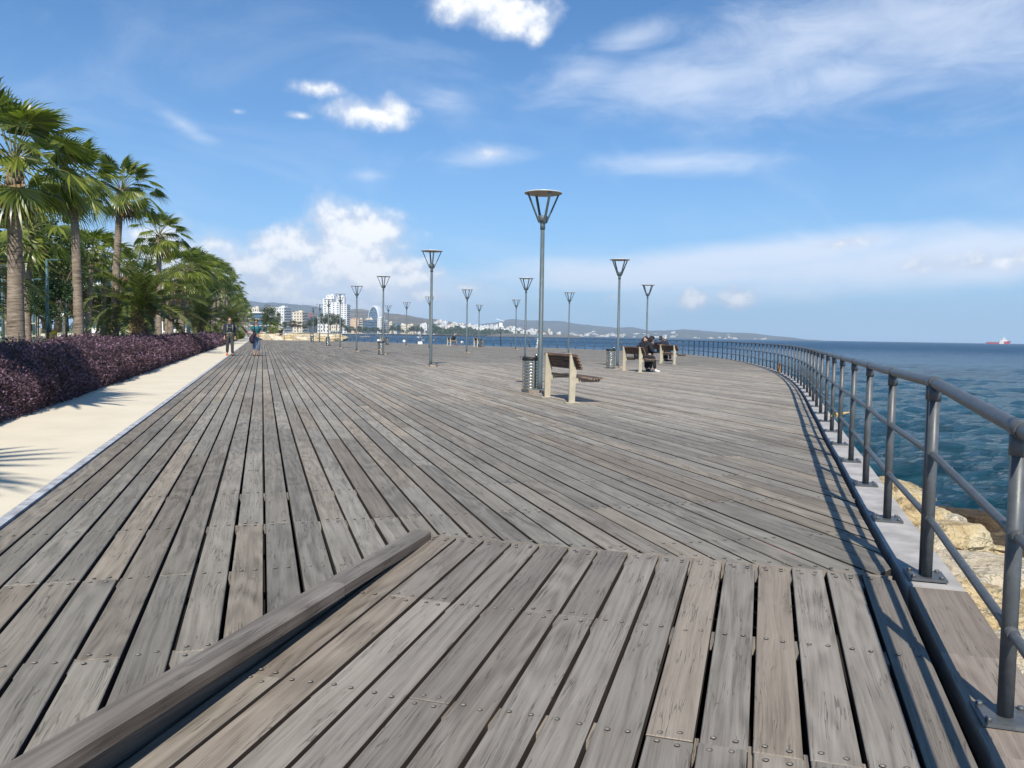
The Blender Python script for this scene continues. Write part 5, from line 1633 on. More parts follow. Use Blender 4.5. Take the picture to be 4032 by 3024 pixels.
def date_trunk(h, r0, seed):
    r = random.Random(seed)
    m = MB()
    prof = [(r0 * .75, 0), (r0 * .95, h * .15), (r0, h * .45), (r0 * 1.04, h * .75), (r0 * .92, h * .92), (r0 * .55, h), (r0 * .2, h * 1.03)]
    m.lathe(prof, 20)
    rows = int(h / 0.085)
    for j in range(rows):
        z = 0.05 + j * 0.085
        t = z / h
        rad = np.interp(t, [p_[1] / h for p_ in prof], [p_[0] for p_ in prof])
        for k in range(15):
            az = 2 * math.pi * (k + 0.5 * (j % 2)) / 15 + r.uniform(-.05, .05)
            d = Vector((math.cos(az), math.sin(az), 0)); s = Vector((-d.y, d.x, 0))
            c = d * rad * .97 + Vector((0, 0, z))
            w = 0.10 * rad / .55
            b0 = m.add([c - s * w, c + s * w, c + s * w * .8 + d * .085 + Vector((0, 0, .09)), c - s * w * .8 + d * .085 + Vector((0, 0, .09)), c + Vector((0, 0, .13)) - s * w * .6, c + Vector((0, 0, .13)) + s * w * .6])
            m.face((b0, b0 + 1, b0 + 2, b0 + 3)); m.face((b0 + 3, b0 + 2, b0 + 5, b0 + 4)); m.face((b0 + 1, b0 + 5, b0 + 2)); m.face((b0, b0 + 3, b0 + 4))
    return m.mesh('trunk', M_ptrunk)
dc = [date_crown(120), date_crown(121, 44, 3.2, 40)]
dt = date_trunk(1.55, 0.52, 5)
for i, (x, d, yc, s_, lab) in enumerate([(556, 39.5, 1232, 1.02, 'stout date palm with pineapple shaped trunk in the middle of the palm row'), (790, 74, 1262, 1.1, 'low wide date palm farther along the hedge, with drooping fronds'), (430, 62, 1250, 1.0, 'date palm with yellow seed stalks behind the third tall palm'),
                                         (905, 110, 1275, 1.2, 'far date palm whose fronds hang behind the walking man'), (-190, 26, 1105, 0.95, 'date palm standing outside the left border, only its drooping fronds showing')]):
    loc = at(x, 1300, d); top = at(x, yc, d).z
    place_palm((loc.x, loc.y), top, lab, dt, dc[i % 2], 'date palms between the fan palms', (0, 0, 1.55), rr.uniform(0, 1), s_, 'date_palm')

# ------------------------------------------------------------------ trees
def tree_mesh(seed, rx, ry, rz, nleaf, leaf, mat, clumps=9, flat=0.0):
    r = random.Random(seed)
    m = MB()
    cl = []
    for _ in range(clumps):
        a = r.uniform(0, 6.28); u = r.uniform(-.75, .85); k = r.uniform(.35, .75) * math.sqrt(max(0, 1 - u * u))
        cl.append((Vector((rx * k * math.cos(a), ry * k * math.sin(a), rz * u)), r.uniform(.32, .52)))
    for _ in range(nleaf):
        c, s = cl[r.randrange(clumps)]
        d = Vector((r.gauss(0, 1), r.gauss(0, 1), r.gauss(0, 1))).normalized() * (r.random() ** .38)
        q = c + Vector((d.x * rx * s, d.y * ry * s, d.z * rz * s * 1.05))
        L = leaf * r.uniform(.6, 1.4)
        d1 = Vector((r.gauss(0, 1), r.gauss(0, 1), r.gauss(0, .7))).normalized()
        d2 = d1.cross(Vector((r.gauss(0, 1), r.gauss(0, 1), r.gauss(0, 1)))).normalized()
        b0 = m.add([q - d1 * L * .5, q + d2 * L * .34, q + d1 * L * .5, q - d2 * L * .34])
        m.face((b0, b0 + 1, b0 + 2, b0 + 3))
    return m.mesh('crown', mat)
def trunk_mesh(h, r0, seed, limbs=4, spread=1.0):
    r = random.Random(seed)
    m = MB()
    m.tube([(0, 0, -.1), (r.uniform(-.1, .1), 0, h * .5), (r.uniform(-.15, .15), r.uniform(-.1, .1), h)], [r0 * 1.25, r0, r0 * .7], 9)
    for i in range(limbs):
        a = i * 6.28 / limbs + r.uniform(-.4, .4)
        m.tube([(0, 0, h * .75), (math.cos(a) * spread * .5, math.sin(a) * spread * .5, h * 1.15), (math.cos(a) * spread, math.sin(a) * spread, h * 1.6)], [r0 * .55, r0 * .35, r0 * .12], 6)
    return m.mesh('trunk', M_bark)
TR = {'broad': (tree_mesh(200, 2.6, 2.6, 2.0, 3800, 0.20, M_tree, 14), trunk_mesh(2.2, .20, 1, 5, 1.4), 4.0), 'broad2': (tree_mesh(201, 2.3, 2.3, 2.4, 3600, 0.20, M_tree, 13), trunk_mesh(2.2, .18, 2, 4, 1.2), 4.2),
      'russet': (tree_mesh(202, 2.4, 2.2, 1.5, 2600, 0.19, M_autumn, 11), trunk_mesh(1.8, .12, 3, 5, 1.2), 3.0), 'pine': (tree_mesh(203, 1.4, 1.4, 1.05, 5200, 0.10, M_pine, 12), trunk_mesh(0.5, .16, 4, 3, .6), 1.35),
      'olive': (tree_mesh(204, 2.6, 2.4, 1.4, 2800, 0.20, M_olive, 12), trunk_mesh(1.4, .16, 5, 5, 1.3), 2.6)}
def tree(kind, loc, s, label, group=None, rz=0.0, name='tree', zs=1.0):
    cm, tm, ch = TR[kind]
    root = empty(name, (loc[0], loc[1], loc[2] if len(loc) > 2 else -0.02), rz)
    root.scale = (s, s, s * zs)
    tag(root, label, 'tree', group)
    a = bpy.data.objects.new('trunk', tm); COL.objects.link(a); a.parent = root
    c = bpy.data.objects.new('crown', cm); COL.objects.link(c); c.parent = root; c.location.z = ch
    return root
q = at(185, 1300, 36); tree('pine', q, 0.95, 'round clipped pine bush behind the hedge, left of the second palm', name='pine_bush')
q = at(228, 1300, 46); tree('broad2', q, 1.0, 'dark dense tree behind the gap between the two nearest palms', 'park trees')
park = [(28, 50, 'russet', .9, 'russet leaved tree at the left border behind the nearest trunk'), (150, 52, 'russet', 1.0, 'russet leaved tree behind the round pine bush'), (265, 58, 'russet', .9, 'brownish tree right behind the second palm trunk'),
        (70, 66, 'broad2', .8, 0), (120, 84, 'broad', .95, 0), (310, 88, 'broad', .9, 0), (385, 84, 'broad2', .7, 0), (440, 96, 'broad', .85, 0), (530, 100, 'broad2', .9, 0), (600, 110, 'broad', .9, 0),
        (650, 122, 'broad', 1.0, 0), (700, 130, 'broad2', 1.0, 0), (760, 140, 'broad', 1.1, 0), (825, 165, 'broad', 1.2, 0), (870, 190, 'broad2', 1.3, 0), (905, 215, 'broad', 1.3, 0), (-80, 76, 'broad', 1.0, 0),
        (350, 66, 'olive', .75, 0), (470, 68, 'olive', .75, 0), (590, 78, 'russet', .8, 0), (20, 90, 'broad', 1.0, 0), (935, 240, 'broad', 1.3, 0), (240, 72, 'olive', .8, 0), (665, 92, 'olive', .8, 0), (720, 100, 'russet', .9, 0)]
for i, (x, d, k, s_, lab) in enumerate(park):
    tree(k, at(x, 1300, d), s_, lab or 'bushy green tree in the shade behind the rows of palm trunks', 'park trees', rr.uniform(0, 6.28))
# park furniture between the trunks
for i, (x, d, h, lab) in enumerate([(188, 30, 3.6, 'teal park lamp post in front of the round pine bush'), (12, 33, 3.6, 'teal park lamp post at the left border'), (133, 42, 3.6, 'teal park lamp post left of the round pine bush'), (262, 56, 3.4, 'thin teal park lamp post by the second palm')]):
    root = empty('park_lamp', at(x, 1300, d)); root.location.z = 0
    tag(root, lab, 'lamp post', 'teal lamp posts in the park')
    m = MB(); m.tube([(0, 0, 0), (0, 0, h)], [0.062, 0.048], 10); m.tube([(0, 0, 0), (0, 0, 0.5)], 0.075, 10); m.build('pole', M_teal, root)
    m = MB(); m.tube([(0, 0, h - .03), (0.22, 0, h + 0.0)], 0.025, 8); m.box((0.30, 0, h), (.30, .12, .05)); m.build('lamp_head', M_teal, root)
root = empty('curved_lamp', at(563, 1300, 60)); root.location.z = 0
tag(root, 'tall blue grey lamp with a large swan neck curve above the stout date palm', 'lamp post')
m = MB(); m.tube([(0, 0, 0), (0, 0, 6.3)], 0.075, 10); m.build('pole', M_teal, root)
m = MB(); m.tube([(0.0, 0, 4.3), (-.35, 0, 4.75), (-.58, 0, 5.3), (-.5, 0, 5.85), (-.22, 0, 6.25), (-.12, 0, 6.65), (-.28, 0, 6.95), (-.65, 0, 7.12), (-1.15, 0, 7.15)], 0.06, 10); m.tube([(-.42, 0, 5.98), (0, 0, 5.7)], 0.03, 8); m.build('curved_arm', M_teal, root)
root = empty('yellow_bin', at(202, 1300, 37)); root.location.z = 0
tag(root, 'yellow park litter bin behind the hedge beside a teal lamp post', 'litter bin')
m = MB(); m.lathe([(.20, .52), (.22, .55), (.235, 1.0), (.22, 1.03), (.05, 1.05)], 14); m.build('bucket', M_yellow, root)
m = MB(); m.tube([(0, 0, 0), (0, 0, .55)], 0.04, 8); m.build('stand', M_yellow, root)
root = empty('small_sign', at(247, 1300, 44)); root.location.z = 0
tag(root, 'small white notice board left of the second palm', 'sign')
m = MB(); m.box((0, 0, 1.85), (.16, .03, .18)); m.build('board', M_white, root)
m = MB(); m.tube([(0, .03, 0), (0, .03, 1.9)], .025, 8); m.build('pole', M_teal, root)
for i, (x, d) in enumerate([(118, 40), (168, 37), (5, 38), (128, 44)]):
    root = empty('tree_stake', at(x, 1300, d)); root.location.z = 0
    tag(root, ['timber stake frame right of the nearest palm trunk', 'timber stake frame below the round pine bush', 'timber stake frame at the left border', 'farther timber stake frame beside a teal lamp post'][i], 'tree stakes', 'timber stake frames of young trees')
    m = MB()
    for dx, dy in ((-.3, 0), (.3, .2), (0, -.35)): m.tube([(dx, dy, 0), (dx * .9, dy * .9, 1.7)], .035, 7)
    m.build('post', M_cream_steel, root)
    m = MB(); m.box((0, 0, .75), (.66, .04, .06)); m.box((0, 0, 1.35), (.62, .04, .06)); m.build('rail', M_cream_steel, root)
q = at(598, 1302, 50); q.z = 0
person(q, FACE_D + 1.2, 1.25, stand(0.05), 'small person in blue and white partly hidden behind the hedge, left of a palm trunk', [('jacket', M_blue), ('trousers', M_wcloth), ('shoes', M_shoe), ('hair', M_hair)])

# ------------------------------------------------------------------ buildings
M_bwhite = plain('white_render', (0.74, 0.73, 0.70), 0.8, 0, 0.05, .2); M_bcream = plain('cream_render', (0.68, 0.60, 0.46), 0.8, 0, 0.06, .2); M_bgrey = plain('grey_render', (0.42, 0.42, 0.43), 0.8, 0, .08, .2)
M_bdark = plain('charcoal_cladding', (0.045, 0.052, 0.068), 0.5, 0, .2, .2); M_win = plain('window_glass', (0.060, 0.075, 0.095), 0.25, 0, .5, .35, spec=.6); M_wing = plain('grey_shutter', (0.30, 0.31, 0.33), .6, 0, .3, .3)
M_borange = plain('orange_render', (0.62, 0.42, 0.27), .8, 0, .08, .2); M_bblue = plain('blue_glass', (0.08, 0.15, 0.22), .2, 0, .3, .3, spec=.7); M_roofclut = M_bgrey
def bldg(x0, x1, ytop, d, label, wall=M_bwhite, floors=6, front='windows', side='balcony', turn=R(16), depth=14, win=M_win, cols=4, zb=0.0, roof=True):
    c = at((x0 + x1) / 2, ytop, d)
    H = c.z - zb
    Wt = (x1 - x0) / F * d
    bearing = math.atan2(c.x, d)
    cs, sn = math.cos(turn), math.sin(turn)
    W = max(3.0, (Wt - depth * sn) / cs)
    root = empty('apartment_building', (c.x, d, zb), -bearing + turn * -1)
    tag(root, label, 'building')
    m = MB(); m.box((0, 0, H / 2), (W, depth, H)); m.build('wall', wall, root)
    fh = H / floors
    for f in range(floors):
        z = fh * (f + .55)
        if front == 'windows':
            for k in range(cols):
                x = -W / 2 + W * (k + .5) / cols
                m = MB(); m.box((x, -depth / 2, z), (W / cols * (.45 if k % 3 else .32), .30, fh * .42))
                m.build('window', win, root)
        elif front == 'bands':
            m = MB(); m.box((0, -depth / 2, z), (W * .96, .5, fh * .58)); m.build('window_band', win, root)
        elif front == 'balcony':
            m = MB(); m.box((0, -depth / 2, z + .1 * fh), (W * .86, .4, fh * .5)); m.build('window_band', win, root)
            m = MB(); m.box((0, -depth / 2 - .8, z - fh * .42), (W * .92, 1.6, fh * .10)); m.box((0, -depth / 2 - 1.55, z - fh * .25), (W * .92, .12, fh * .28)); m.build('balcony', wall, root)
        if side == 'balcony':
            m = MB(); m.box((W / 2 + .02, 0, z), (.5, depth * .8, fh * .5)); m.build('window_band', win, root)
            m = MB(); m.box((W / 2 + .9, 0, z - fh * .42), (1.8, depth * .86, fh * .10)); m.box((W / 2 + 1.75, 0, z - fh * .22), (.12, depth * .86, fh * .32)); m.build('balcony', wall, root)
        elif side == 'windows':
            for k in range(3):
                m = MB(); m.box((W / 2, -depth / 2 + depth * (k + .5) / 3, z), (.3, depth * .14, fh * .42))
                m.build('window', win, root)
    if roof:
        m = MB(); m.box((0, 0, H + .25), (W + .4, depth + .4, .5)); m.box((W * .2, 0, H + 1.5), (W * .28, depth * .4, 2.4)); m.box((-W * .28, 1, H + 1.0), (W * .14, 2, 1.5))
        m.tube([(-W * .1, 0, H), (-W * .1, 0, H + 2.6)], .5, 8)
        m.build('roof', wall, root)
    return root
bldg(990, 1052, 1233, 640, 'low dark glass office with white floor bands and jutting flat roof', M_bdark, 3, 'bands', None, R(14), 14, M_bblue, roof=False)
o = [x for x in bpy.data.objects if x.name.startswith('apartment_building')][-1]
m = MB(); Hh = at(1020, 1233, 640).z
for k in range(4): m.box((0, 0, Hh * (k + .06) / 3), (13.8, 15.4, .55))
m.box((1.2, 0, Hh + .3), (17, 17, 1.0)); m.build('roof', M_bwhite, o)
bldg(985, 1030, 1214, 1150, 'small pale block rising behind the dark glass office', M_bcream, 5, 'windows', 'windows')
bldg(1048, 1084, 1216, 1010, 'white apartment block with grey balconies left of the cream slab', M_bwhite, 8, 'balcony', None, R(8), 12, M_wing)
bldg(1080, 1147, 1213, 1000, 'tall cream apartment slab with small square windows and blue shaded balconies', M_bwhite, 9, 'windows', 'balcony', R(24), 22, M_win, 4)
bldg(1146, 1212, 1231, 1100, 'cream apartment block with striped balconies on its right side', M_bcream, 7, 'windows', 'balcony', R(22), 20, M_win, 4)
bldg(1212, 1250, 1252, 1250, 'small dark grey block under the red mast', M_bdark, 4, 'bands', None, R(10), 12)
bldg(1272, 1314, 1176, 1400, 'left wing of the white tower, with a dark balcony strip', M_bwhite, 15, 'windows', 'balcony', R(12), 16, M_win, 2, roof=False)
bldg(1284, 1320, 1165, 1420, 'stepped white penthouse block crowning the tower', M_bwhite, 16, 'windows', None, R(8), 14, M_wing, 2)
bldg(1306, 1347, 1190, 1400, 'middle wing of the white tower, beside a pale blue balcony strip', M_bwhite, 14, 'windows', 'balcony', R(14), 16, M_bblue, 2, roof=False)
bldg(1326, 1360, 1170, 1430, 'rear wing of the white tower under grey roof plant', M_bwhite, 16, 'windows', None, R(8), 12, M_wing, 2)
bldg(1342, 1378, 1199, 1395, 'right wing of the white tower, with a column of round white balconies', M_bwhite, 14, 'windows', 'balcony', R(20), 16, M_win, 2, roof=False)
bldg(1250, 1300, 1250, 1320, 'low white house block in front of the tower foot', M_bwhite, 4, 'windows', 'windows', R(10), 14)
bldg(1296, 1348, 1252, 1310, 'low cream house block with dark doors in front of the tower', M_bcream, 4, 'windows', 'windows', R(12), 14, M_win, 5)
bldg(1378, 1416, 1257, 1500, 'cream and orange building right of the tower', M_borange, 5, 'windows', None, R(8), 14, M_bcream, 4)
bldg(1412, 1430, 1258, 1510, 'narrow block with striped balconies beside the orange building', M_bcream, 6, 'balcony', None, R(8), 12)
bldg(1428, 1450, 1267, 1480, 'low dark glass block, left of a larger dark one', M_bdark, 4, 'bands', None, R(8), 12, M_bblue)
bldg(1446, 1492, 1261, 1450, 'dark glass office block with white frame below the oval building', M_bdark, 5, 'bands', 'windows', R(12), 16, M_bblue, roof=False)
bldg(1440, 1470, 1256, 1520, 'cream roof block behind the dark glass office', M_bcream, 6, 'windows', None, R(6), 12)
bldg(1486, 1512, 1253, 1430, 'white apartment block with balconies in front of the oval building', M_bwhite, 9, 'windows', 'balcony', R(20), 14, M_win, 2)
bldg(1512, 1531, 1266, 1450, 'narrow block of white balconies on dark walls', M_bgrey, 7, 'balcony', None, R(8), 12)
bldg(1529, 1548, 1271, 1500, 'narrow cream block right of the striped balconies', M_bcream, 6, 'windows', None, R(10), 12, M_win, 2)
bldg(1545, 1565, 1285, 1560, 'low white block behind the dark tree clump', M_bwhite, 4, 'windows', None, R(8), 12)
bldg(1552, 1579, 1273, 1640, 'dark framed office block above the trees', M_bdark, 5, 'bands', None, R(6), 12, M_bblue, roof=False)
bldg(1578, 1602, 1281, 1620, 'low cream block with three bays above the trees', M_bcream, 4, 'windows', None, R(6), 12)
bldg(1602, 1632, 1280, 1650, 'cream stepped block behind a lamp post', M_bcream, 5, 'windows', 'windows', R(10), 12)
bldg(1655, 1685, 1277, 1500, 'bright white block standing close to the shore', M_bwhite, 6, 'windows', 'windows', R(8), 14, M_wing, 2)
bldg(1683, 1702, 1284, 1520, 'white and grey striped low block at the shore', M_bgrey, 5, 'balcony', None, R(6), 12, M_wing)
# the oval building: a tall rounded shell with a glazed mouth
root = empty('oval_building', at(1486, 1205, 1650)); root.location.z = 0
tag(root, 'oval white shell building with a dark glazed front', 'building')
Hh = at(1486, 1205, 1650).z; Wd = 1650 / F
ang = -math.atan2(root.location.x, 1650) - R(38)
root.rotation_euler.z = ang
def ov(t):                                    # arch outline, t 0..1
    a = math.pi * t
    return (-math.cos(a) * 13.5 * (1 + .12 * math.sin(a)), max(0, math.sin(a)) ** .62 * Hh)
m = MB(); n = 28; dp = 26
rows = []
for j, (k, y) in enumerate([(1.0, -dp * .5), (1.03, -dp * .35), (1.05, 0), (0.98, dp * .3), (.80, dp * .5)]):
    rows.append(m.add([(ov(i / n)[0] * k, y, ov(i / n)[1] * (k if k < 1 else 1 + (k - 1) * .4)) for i in range(n + 1)]))
for a, b_ in zip(rows, rows[1:]):
    for i in range(n): m.face((a + i, b_ + i, b_ + i + 1, a + i + 1), 0, True)
inn = m.add([(ov(i / n)[0] * .90, -dp * .5, ov(i / n)[1] * .95) for i in range(n + 1)])
for i in range(n): m.face((rows[0] + i, rows[0] + i + 1, inn + i + 1, inn + i))
m.face(tuple(rows[-1] + i for i in range(n + 1))[::-1])
m.build('shell', plain('silver_shell', (0.66, 0.68, 0.74), .45, .1, .05, .2), root)
m = MB(); b0 = m.add([(ov(i / n)[0] * .91, -dp * .5 + 1.2, ov(i / n)[1] * .955) for i in range(n + 1)]); m.face(tuple(b0 + i for i in range(n + 1)))
m.build('glass_front', M_bblue, root)
for k in range(9):
    z = Hh * .94 * (k + .8) / 10.5
    w_ = 13.5 * .88 * math.cos(math.asin(min(1, (z / Hh) ** (1 / .62))))
    m = MB(); m.box((0, -dp * .5 + 1.0, z), (w_ * 2, .9, .5)); m.build('floor_band', M_bgrey, root)
# red mast
m = MB(); q = at(1222, 1232, 1500); hm = q.z
for sx, sy in ((-1, -1), (1, -1), (1, 1), (-1, 1)): m.tube([(sx * 3, sy * 3, 0), (sx * .5, sy * .5, hm)], .5, 6)
for k in range(6):
    z = hm * k / 6; w_ = 3 - 2.5 * k / 6
    m.box((0, -w_, z), (2 * w_, .5, .5)); m.box((0, w_, z), (2 * w_, .5, .5))
q.z = 0
tag(m.build('lattice_mast', M_redp, None, q), 'small red lattice mast between the apartment blocks', 'mast')
# beach pavilion and pier
root = empty('beach_pavilion', at(1322, 1308, 760)); root.location.z = 0
tag(root, 'low white beach pavilion at the waterside below the tower', 'pavilion')
m = MB(); m.box((0, 0, 2.3), (10.5, 5, .35)); m.build('roof', M_white, root)
m = MB(); m.box((0, 1, 1.1), (9.5, 3, 2.1)); m.build('wall', M_bcream, root)
for k in range(5):
    m = MB(); m.box((-4.6 + 2.3 * k, -2.2, 1.1), (.25, .25, 2.2)); m.build('post', M_white, root)
root = empty('pier', (0, 0, 0)); tag(root, 'long thin pier on dark piles running out over the water', 'pier')
pa, pb = at(1340, 1313, 780), at(1515, 1316, 900); pa.z = pb.z = -0.2
m = MB(); m.tube([pa, pb], .45, 6); m.build('deck', M_bgrey, root)
for k in range(26):
    q = pa.lerp(pb, k / 25); m = MB(); m.tube([q + Vector((0, 0, -2.5)), q], .22, 6); m.build('pile', M_bdark, root)
# white blocks behind the palms
bldg(-60, 90, 1080, 190, 'grey white apartment block behind the nearest palm trunk', M_bgrey, 5, 'balcony', None, R(6), 12, M_win, 4)
bldg(300, 432, 1030, 165, 'apartment block with dark blue balconies behind the second row of palms', M_bwhite, 5, 'balcony', None, R(6), 12, M_bblue, 4)
bldg(640, 745, 1120, 260, 'white building glimpsed between trunks right of the stout date palm', M_bwhite, 5, 'balcony', None, R(6), 12, M_win, 4)

# ------------------------------------------------------------------ shore, town, hills
land = MB()
front = [(1036, 125), (1120, 300), (1200, 480), (1290, 720), (1400, 1050), (1500, 1280), (1700, 1480), (1900, 1800), (2060, 2200), (2180, 2600), (2290, 3000), (2400, 3600)]
fp = [Vector(((x - CX) / F * d, d, 0)) for x, d in front]
backp = [Vector((1500, 5200, 0)), Vector((-3500, 5200, 0)), Vector((-3500, 400, 0)), P(PL_IN - .6, FAR_S + 30)]
pts = fp + backp
b0 = land.add([(p.x, p.y, -0.05) for p in pts]); land.face(tuple(b0 + i for i in range(len(pts)))[::-1])
tag(land.build('coast_land', M_town), kind='structure')
bm_ = MB()
for a, c in zip(fp, fp[1:]):
    d_ = (c - a).normalized(); nn = Vector((d_.y, -d_.x, 0))
    w_ = 4 + a.y * .010
    k = bm_.add([a - nn * w_ + Vector((0, 0, .35)), a + nn * 3 + Vector((0, 0, -2.2)), c + nn * 3 + Vector((0, 0, -2.2)), c - nn * w_ + Vector((0, 0, .35))])
    bm_.face((k, k + 1, k + 2, k + 3)[::-1])
tag(bm_.build('beach', M_beach), kind='structure')

def hill(name, prof, d_foot, d_ridge, mat, seed, amp, zfoot=-2.0, kind='structure', back=1.3, nv=34):
    m = MB()
    xs = np.linspace(prof[0][0], prof[-1][0], max(60, int((prof[-1][0] - prof[0][0]) / 7)))
    ys = np.interp(xs, [p[0] for p in prof], [p[1] for p in prof])
    rows = []
    for j in range(nv + 1):
        v = j / nv
        row = []
        for x, y in zip(xs, ys):
            zr = max(at(x, y, d_ridge).z, 1.0)
            if v <= .75:
                t = v / .75; d = d_foot + (d_ridge - d_foot) * t
                prof_z = t ** 1.05
            else:
                t = (v - .75) / .25; d = d_ridge * (1 + (back - 1) * t); prof_z = 1 - .8 * t
            nz_ = mnoise.fractal(Vector((x * .012, v * 5.0, seed)), .9, 2.0, 6)
            z = zfoot + (zr - zfoot) * prof_z + amp * nz_ * (prof_z * (1 - .55 * max(0, 1 - abs(v - .75) * 6)))
            row.append(((x - CX) / F * d, d, z))
        rows.append(m.add(row))
    nx = len(xs)
    for a, b_ in zip(rows, rows[1:]):
        for i in range(nx - 1): m.face((a + i, a + i + 1, b_ + i + 1, b_ + i), 0, True)
    return tag(m.build(name, mat), kind=kind)
hill('hills', [(560, 1190), (800, 1182), (961, 1184), (1040, 1188), (1095, 1191), (1167, 1194), (1221, 1202), (1248, 1206), (1330, 1225), (1420, 1262), (1480, 1296)], 3600, 5200, M_hill_far, 3.1, 14)
hill('hills', [(500, 1220), (800, 1216), (960, 1212), (1060, 1214), (1150, 1222), (1260, 1236), (1300, 1238), (1378, 1219), (1417, 1216), (1463, 1220), (1535, 1231), (1607, 1240), (1643, 1246), (1694, 1254), (1752, 1261), (1800, 1271), (1860, 1279), (1949, 1281), (2030, 1290), (2120, 1302), (2200, 1312), (2280, 1322)], 1800, 3000, M_hill, 9.7, 9)
hill('hills', [(1800, 1292), (1900, 1274), (1982, 1261), (2016, 1255), (2062, 1259), (2107, 1261), (2200, 1263), (2290, 1275), (2403, 1287), (2494, 1292), (2562, 1300), (2700, 1318), (2850, 1333), (2950, 1340)], 4400, 5800, M_hill_far, 5.3, 16)
hill('hills', [(2150, 1318), (2260, 1305), (2330, 1294), (2450, 1300), (2562, 1301), (2675, 1297), (2742, 1299), (2833, 1309), (2923, 1310), (3014, 1318), (3104, 1328), (3195, 1339.5), (3230, 1342)], 4100, 5000, M_hill_far, 7.9, 7)

def house_mesh(seed):
    r = random.Random(seed)
    m = MB()
    w, d, h = r.uniform(7, 11), r.uniform(7, 10), r.uniform(4, 7)
    m.box((0, 0, h / 2 - 1), (w, d, h + 2))
    m.box((w * .25, 0, h + .9), (w * .4, d * .6, 2.0))
    fl = 2 if h > 5 else 1
    for f in range(fl):
        for k in range(3):
            m.box((-w * .33 + w * .33 * k, -d / 2, 1.6 + 2.9 * f), (w * .15, .3, 1.4), None, 1)
    return m
H_ME = []
for i in range(6):
    wm = [M_bwhite, M_bwhite, M_bcream, M_bwhite, M_bcream, M_bwhite][i]
    H_ME.append(house_mesh(400 + i).mesh('house', [wm, M_win]))
def hill_z(prof, d_foot, d_ridge, x, d, zfoot=-2.0):
    y = np.interp(x, [p[0] for p in prof], [p[1] for p in prof]); zr = max(at(x, y, d_ridge).z, 1.0)
    t = max(0, min(1, (d - d_foot) / (d_ridge - d_foot)))
    return zfoot + (zr - zfoot) * t ** 1.05
HP_A = [(500, 1220), (800, 1216), (960, 1212), (1060, 1214), (1150, 1222), (1260, 1236), (1300, 1238), (1378, 1219), (1417, 1216), (1463, 1220), (1535, 1231), (1607, 1240), (1643, 1246), (1694, 1254), (1752, 1261), (1800, 1271), (1860, 1279), (1949, 1281), (2030, 1290), (2120, 1302), (2200, 1312), (2280, 1322)]
hr = random.Random(77)
nh = 0
def town(cnt, fx, fd, zf, label, group, smin, smax, zk=1.0):
    for _ in range(cnt):
        x = fx(); d = fd(x)
        o = bpy.data.objects.new('house', H_ME[hr.randrange(6)]); COL.objects.link(o)
        k = hr.uniform(smin, smax)
        o.location = ((x - CX) / F * d, d, zf(x, d)); o.scale = (k * 1.15, k, k * hr.uniform(.55, 1.0) * zk); o.rotation_euler.z = -math.atan2((x - CX) / F, 1) + hr.uniform(-.35, .35)
        tag(o, label, 'house', group)
town(120, lambda: hr.triangular(1690, 2200, 1800), lambda x: hr.uniform(2050, 2750), lambda x, d: max(0, hill_z(HP_A, 1800, 3000, x, d)) * 1.0, 'small white house of the town climbing the hill behind the dark shore wood', 'white town houses on the hillside', .8, 1.7)
town(34, lambda: hr.uniform(1540, 1720), lambda x: hr.uniform(1750, 2150), lambda x, d: max(0, hill_z(HP_A, 1800, 3000, x, d)), 'small pale house among the shore trees right of the oval building', 'pale houses right of the oval building', .9, 1.5)
town(22, lambda: hr.uniform(960, 1280), lambda x: hr.uniform(1900, 2700), lambda x, d: max(0, hill_z(HP_A, 1800, 3000, x, d)), 'small pale house on the brown slope above the apartment blocks', 'houses on the brown slope', .8, 1.3)
HP_D = [(2150, 1318), (2260, 1305), (2330, 1294), (2450, 1300), (2562, 1301), (2675, 1297), (2742, 1299), (2833, 1309), (2923, 1310), (3014, 1318), (3104, 1328), (3195, 1339.5), (3230, 1342)]
town(70, lambda: hr.triangular(2180, 3100, 2300), lambda x: 4120 + 500 * hr.random() ** 2.2, lambda x, d: max(0, hill_z(HP_D, 4100, 5000, x, d)), 'tiny white building on the hazy far coast across the bay', 'white buildings on the far coast', 1.0, 2.6, 0.55)
bldg(2092, 2104, 1297, 2500, 'white hotel slab at the shore left of the tallest lamp post', M_bwhite, 8, 'windows', None, R(5), 14, M_wing, 3, roof=False)
bldg(2158, 2168, 1294, 2700, 'pale tower block on the shore right of the tallest lamp post', M_bcream, 10, 'windows', None, R(5), 14, M_wing, 2, roof=False)
for i, (x0, x1, yt, d, lab) in enumerate([(1850, 1900, 1288, 2080, 'wide white building above the shore wood'), (2034, 2062, 1297, 2350, 'bright white low block at the end of the shore wood'), (2066, 2092, 1299, 2420, 'white low block in a row by the shore'), (2108, 2130, 1298, 2520, 'white low block farther along the shore row')]):
    bldg(x0, x1, yt, d, lab, M_bwhite, 4, 'windows', None, R(5), 14, M_wing, 5, roof=False)
